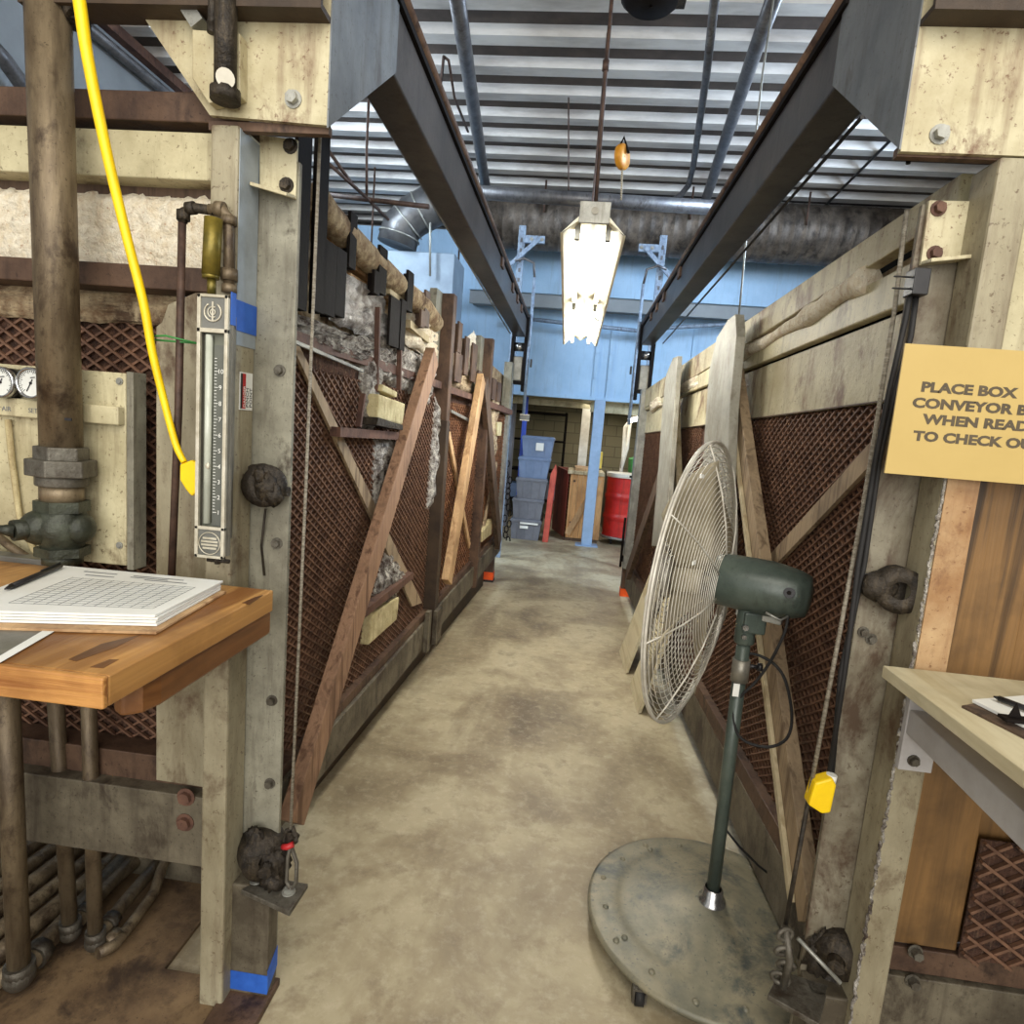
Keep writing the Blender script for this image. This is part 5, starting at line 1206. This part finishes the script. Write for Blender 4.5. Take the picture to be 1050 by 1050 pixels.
# ================================================================== AT THE BACK, UNDER THE MEZZANINE
t = thing('support_post', 'blue grey square post standing free under the mezzanine before the crate', 'post', (.31, 8.79, 0))
pb0 = P(601, 560, Z=0); b = MB(); b.bx(pb0.x-.075, pb0.x+.075, pb0.y, pb0.y+.15, .012, zb); part(t, 'shaft', b, M['blue_post'], .006)
b = MB(); b.bx(pb0.x-.16, pb0.x+.16, pb0.y-.06, pb0.y+.2, 0, .012); part(t, 'base_plate', b, M['blue_post'], .003)
b = MB(); wp_ = P(596, 480, Y=10.2); b.bx(wp_.x-.07, wp_.x+.07, 10.2, 10.34, 0, zb); solo('support_post', b, M['white_paint'], 'off-white post just behind the blue grey post', 'post', .004)
# storage totes
def tote(o, w, d, hh, mt):
    t = thing('storage_tote', 'x', 'tote', o, 'stacked storage totes')
    tp = .86
    def ringv(k, z): return [o+V((-w/2*k, -d/2*k, z)), o+V((w/2*k, -d/2*k, z)), o+V((w/2*k, d/2*k, z)), o+V((-w/2*k, d/2*k, z))]
    b = MB(); vs = ringv(tp, .0)+ringv(.97, hh*.8)+ringv(.97, hh*.8)+ringv(.97, hh*.9)
    b.add(vs, [(0,3,2,1)]+[(i,(i+1)%4,4+(i+1)%4,4+i) for i in range(4)]+[(8+i,8+(i+1)%4,12+(i+1)%4,12+i) for i in range(4)])
    for k_ in (-.3, 0, .3):
        b.hexa([o+V((k_*w*.8-.008, -d/2*tp-.006, .01)), o+V((k_*w*.8+.008, -d/2*tp-.006, .01)), o+V((k_*w*.8+.008, -d/2*tp+.02, .01)), o+V((k_*w*.8-.008, -d/2*tp+.02, .01)),
                o+V((k_*w*.9-.008, -d/2*.97-.006, hh*.8)), o+V((k_*w*.9+.008, -d/2*.97-.006, hh*.8)), o+V((k_*w*.9+.008, -d/2*.97+.02, hh*.8)), o+V((k_*w*.9-.008, -d/2*.97+.02, hh*.8))])
    part(t, 'tub', b, mt, .004)
    b = MB(); b.hexa(ringv(1.0, hh*.82)+ringv(1.03, hh*.93)); part(t, 'rim', b, mt, .006)
    b = MB(); b.hexa(ringv(1.01, hh*.925)+ringv(.96, hh)); part(t, 'lid', b, mt, .008)
    return t
tb = P(541, 554, Z=0); o = V((tb.x-.05, tb.y+.2, 0)); hh = .302
names = ['bottom grey tote with white label strip, lowest of the stack', 'second grey tote from the floor in the stack', 'middle grey tote of the five in the stack',
         'bluish tote second from the top of stack', 'topmost blue grey tote with a white label']
for i in range(5):
    tt = tote(o+V((.012*i*1.6-.01*(i%2), .008*(i%2), i*hh*1.0)), .46, .42, hh, M['tote'] if i < 3 else M['tote_blue']); tt['label'] = names[i]
    if i == 4:
        b = MB(); q = V(tt.location); b.bx(q.x-.02, q.x+.09, q.y-.214, q.y-.21, q.z+.1, q.z+.21); part(tt, 'label_sticker', b, M['white_paper'])
    if i == 0:
        b = MB(); q = V(tt.location); b.bx(q.x-.08, q.x+.18, q.y-.226, q.y-.222, q.z+.235, q.z+.262); b.bx(q.x-.08, q.x+.04, q.y-.222, q.y-.216, q.z+.17, q.z+.21); part(tt, 'label_sticker', b, M['white_paper'])
# red board leaning
q0 = P(558, 556, Z=0); b = MB(); b.prism([(q0.x-.03,q0.y,0),(q0.x+.05,q0.y,0),(q0.x+.085,q0.y+.1,1.0),(q0.x+.06,q0.y+.1,1.12),(q0.x+.0,q0.y+.1,.98)], (.0,.35,0)); solo('red_panel', b, M['red_board'], 'narrow red board standing upright between totes and crate', 'board', .003)
# crate
c0 = P(577, 556, Z=0); c0 = V((c0.x, max(c0.y, 9.1), 0)); t = thing('wooden_crate', 'large pine crate with diagonal braces behind the blue grey post', 'crate', c0)
cx0, cx1, cy0, cy1, ch = c0.x-.0, c0.x+.50, c0.y, c0.y+.8, 1.0
for i in range(7):
    b = MB(); w_ = (cx1-cx0)/7; b.bx(cx0+i*w_+.002, cx0+(i+1)*w_-.002, cy0, cy0+.02, .05, ch); part(t, 'front_board', b, M['crate'])
b = MB(); b.prism([(cx0-.002,cy0-.0,.05),(cx0-.002,cy0,ch+.03),(cx0-.20,cy1-.1,ch+.06),(cx0-.20,cy1-.1,.05)], (.03,.0,0)); b.bx(cx0-.2,cx0,cy1-.12,cy1,.05,ch+.05); part(t, 'side_panel', b, M['crate_side'])
b = MB(); b.bx(cx1, cx1+.02, cy0, cy1, .05, ch); part(t, 'side_panel', b, M['crate'])
b = MB(); b.bar((cx0+.05,cy0-.012,.1),(cx1-.05,cy0-.012,.95),.085,.022,(0,1,0)); part(t, 'diagonal_brace', b, M['wood_tan'])
b = MB(); b.bx(cx0-.02, cx1+.02, cy0-.03, cy1, ch, ch+.05); part(t, 'top_rail', b, M['wood_cream'], .004)
b = MB(); b.bx(cx0+.08, cx1-.1, cy0+.1, cy1, ch+.05, ch+.09); part(t, 'top_board', b, M['wood_tan'], .004)
b = MB(); b.bx(cx0, cx1, cy0+.02, cy1, 0, .05); part(t, 'skid', b, M['wood_dark'])
b = MB()
for x in (.09, .30, .44):
    for z_ in (.28, .9): b.cyl((cx0+x*.95, cy0-.004, z_), (cx0+x*.95, cy0+.004, z_), .018, n=12)
part(t, 'knot', b, M['wood_dark'])
# drum on dolly
d0 = P(634, 560, Z=0); d0.x = max(d0.x, cx1+.34); t = thing('steel_drum', 'red steel drum with white lid at right beside the crate', 'drum', d0+V((.0,.3,.12)))
dc = d0+V((.03,.3,.12)); r = .29; dh = .88
prof = []
for i in range(41):
    z_ = dh*i/40; bulge = .012 if abs(i-13) < 1.2 or abs(i-27) < 1.2 else 0; prof.append((r+bulge, z_))
b = MB(); b.lathe([(.0,0),(r+.008,0),(r+.008,.015)]+prof+[(r+.01,dh),(r+.01,dh+.012)], dc, (0,0,1), 48); part(t, 'shell', b, M['drum'])
b = MB(); b.cyl(dc+V((0,0,dh+.0)), dc+V((0,0,dh+.06)), r+.02, n=48); part(t, 'lid', b, M['white_paint'], .006)
b = MB(); b.cyl(dc+V((.1,-.12,dh+.06)), dc+V((.1,-.12,dh+.075)), .05, n=20); part(t, 'bung', b, M['black'])
t = thing('drum_dolly', 'low grey wheeled dolly under the red drum', 'dolly', dc-V((0,0,.12)))
b = MB(); b.cyl(dc-V((0,0,.035)), dc-V((0,0,.0)), r+.03, n=40); part(t, 'platform', b, M['galv'])
for a in (-2.3, -.8, .8, 2.3):
    o = dc+V((.24*math.cos(a), .24*math.sin(a), -.12)); b = MB(); b.cyl(o+V((-.015,0,.04)), o+V((.015,0,.04)), .04, n=18); b.bx(o.x-.02,o.x+.02,o.y-.015,o.y+.015,.075,.088); part(t, 'caster', b, M['rubber'])
# green bin, yellow carton
gp = P(668, 480, Y=10.2); b = MB(); q = [(gp.x-.32,10.2,1.0),(gp.x+.25,10.2,1.0),(gp.x+.25,10.2,1.42),(gp.x-.02,10.2,1.38),(gp.x-.34,10.2,1.25)]
b.prism(q, (0,.5,0)); t_ = solo('green_bin', b, M['green'], 'green bin edge showing above the red drum', 'bin', .01)
b = MB(); yp = P(611, 482, Y=9.6); b.bx(yp.x-.1, yp.x+.08, 9.55, 9.75, 1.09, 1.34); solo('yellow_carton', b, M['yellow_box'], 'small yellow carton on top of the pine crate', 'carton', .004)
b = MB(); b.bx(.62,2.0,10.15,11.2,0,1.0); solo('storage_cabinet', b, M['dirty_grey'], 'low grey cabinet behind crate carrying the green bin', 'cabinet', .01)
# shelving at left back
t = thing('steel_shelving', 'dark steel shelving unit behind the stacked totes', 'shelving', (-.4, 11.2, 0))
sx0, sx1 = -1.35, P(577, 470, Y=11.3).x
for x in (sx0, sx1):
    for y_ in (11.3, 11.8):
        b = MB(); b.bx(x-.02, x+.02, y_-.02, y_+.02, 0, 1.95); part(t, 'upright', b, M['black_steel'])
for z_ in (.3, .85, 1.4, 1.9):
    b = MB(); b.bx(sx0, sx1, 11.28, 11.82, z_, z_+.035); part(t, 'shelf', b, M['black_steel'])
b = MB(); b.bx(-1.3,-.75,11.35,11.75,.34,.6); solo('storage_tote', b, M['tote_blue'], 'blue tote on low shelf left behind the stack', 'tote', .01)
b = MB(); b.bx(-.7,-.25,11.35,11.75,.34,.62); solo('storage_tote', b, M['tote'], 'grey tote on low shelf between stack and red board', 'tote', .01)
b = MB(); up = P(537, 440, Y=9.4); b.bx(up.x-.035, up.x+.035, 9.4, 9.46, 0, zb); solo('blue_upright', b, M['royal'], 'narrow royal blue upright behind the tote stack', 'post', .003)
b = MB(); 
for k_ in range(16): b.bx(-1.9, -.98, 9.9, 9.96, .1+k_*.12, .2+k_*.12)
b.bx(-1.9,-.98,9.92,10.2,0,2.0); solo('roller_shutter', b, M['tote'], 'blue grey slatted shutter left of the tote stack', 'shutter')
b = MB(); 
for k_ in range(16):
    o = P(520+random.uniform(-3,3), 470+k_*5.6, Y=8.6); b.tube([o+V((.03*math.cos(a*.9), .02*math.sin(a*.7), .05*math.sin(a*.9))) for a in range(7)], .009, 5, closed=True)
solo('hanging_chain', b, M['black_steel'], 'dark tangled chain hanging beside the tote stack', 'chain')
# pipes and lamp at right back
b = MB(); b.tube([P(x, y, Y=10) for x, y in ((652,425),(641,438),(639,470),(637,480))], .03, 10); b.tube([P(x, y, Y=10) for x, y in ((646,432),(643,460),(637,480))]+[(P(637,480,Y=10).x,10.0,0)], .03, 10)
solo('bent_pipe', b, M['white_paint'], 'pale bent pipes coming down above green bin', 'pipe')
lp = P(652, 430, Y=9.3); t = thing('work_lamp', 'small lit lamp under the mezzanine next to right gate', 'lamp', lp)
b = MB(); b.bar(lp+V((-.11,0,-.03)), lp+V((.12,0,.04)), .1, .07); part(t, 'diffuser', b, M['small_lamp'], .012)
b = MB(); b.bar(lp+V((-.09,0,.02)), lp+V((.1,0,.07)), .09, .03); part(t, 'housing', b, M['white_paint'], .005)
b = MB(); b.tube([lp+V((0,0,.06)), V((lp.x, lp.y+.1, zb+.1))], .01); part(t, 'hanger', b, M['galv'])
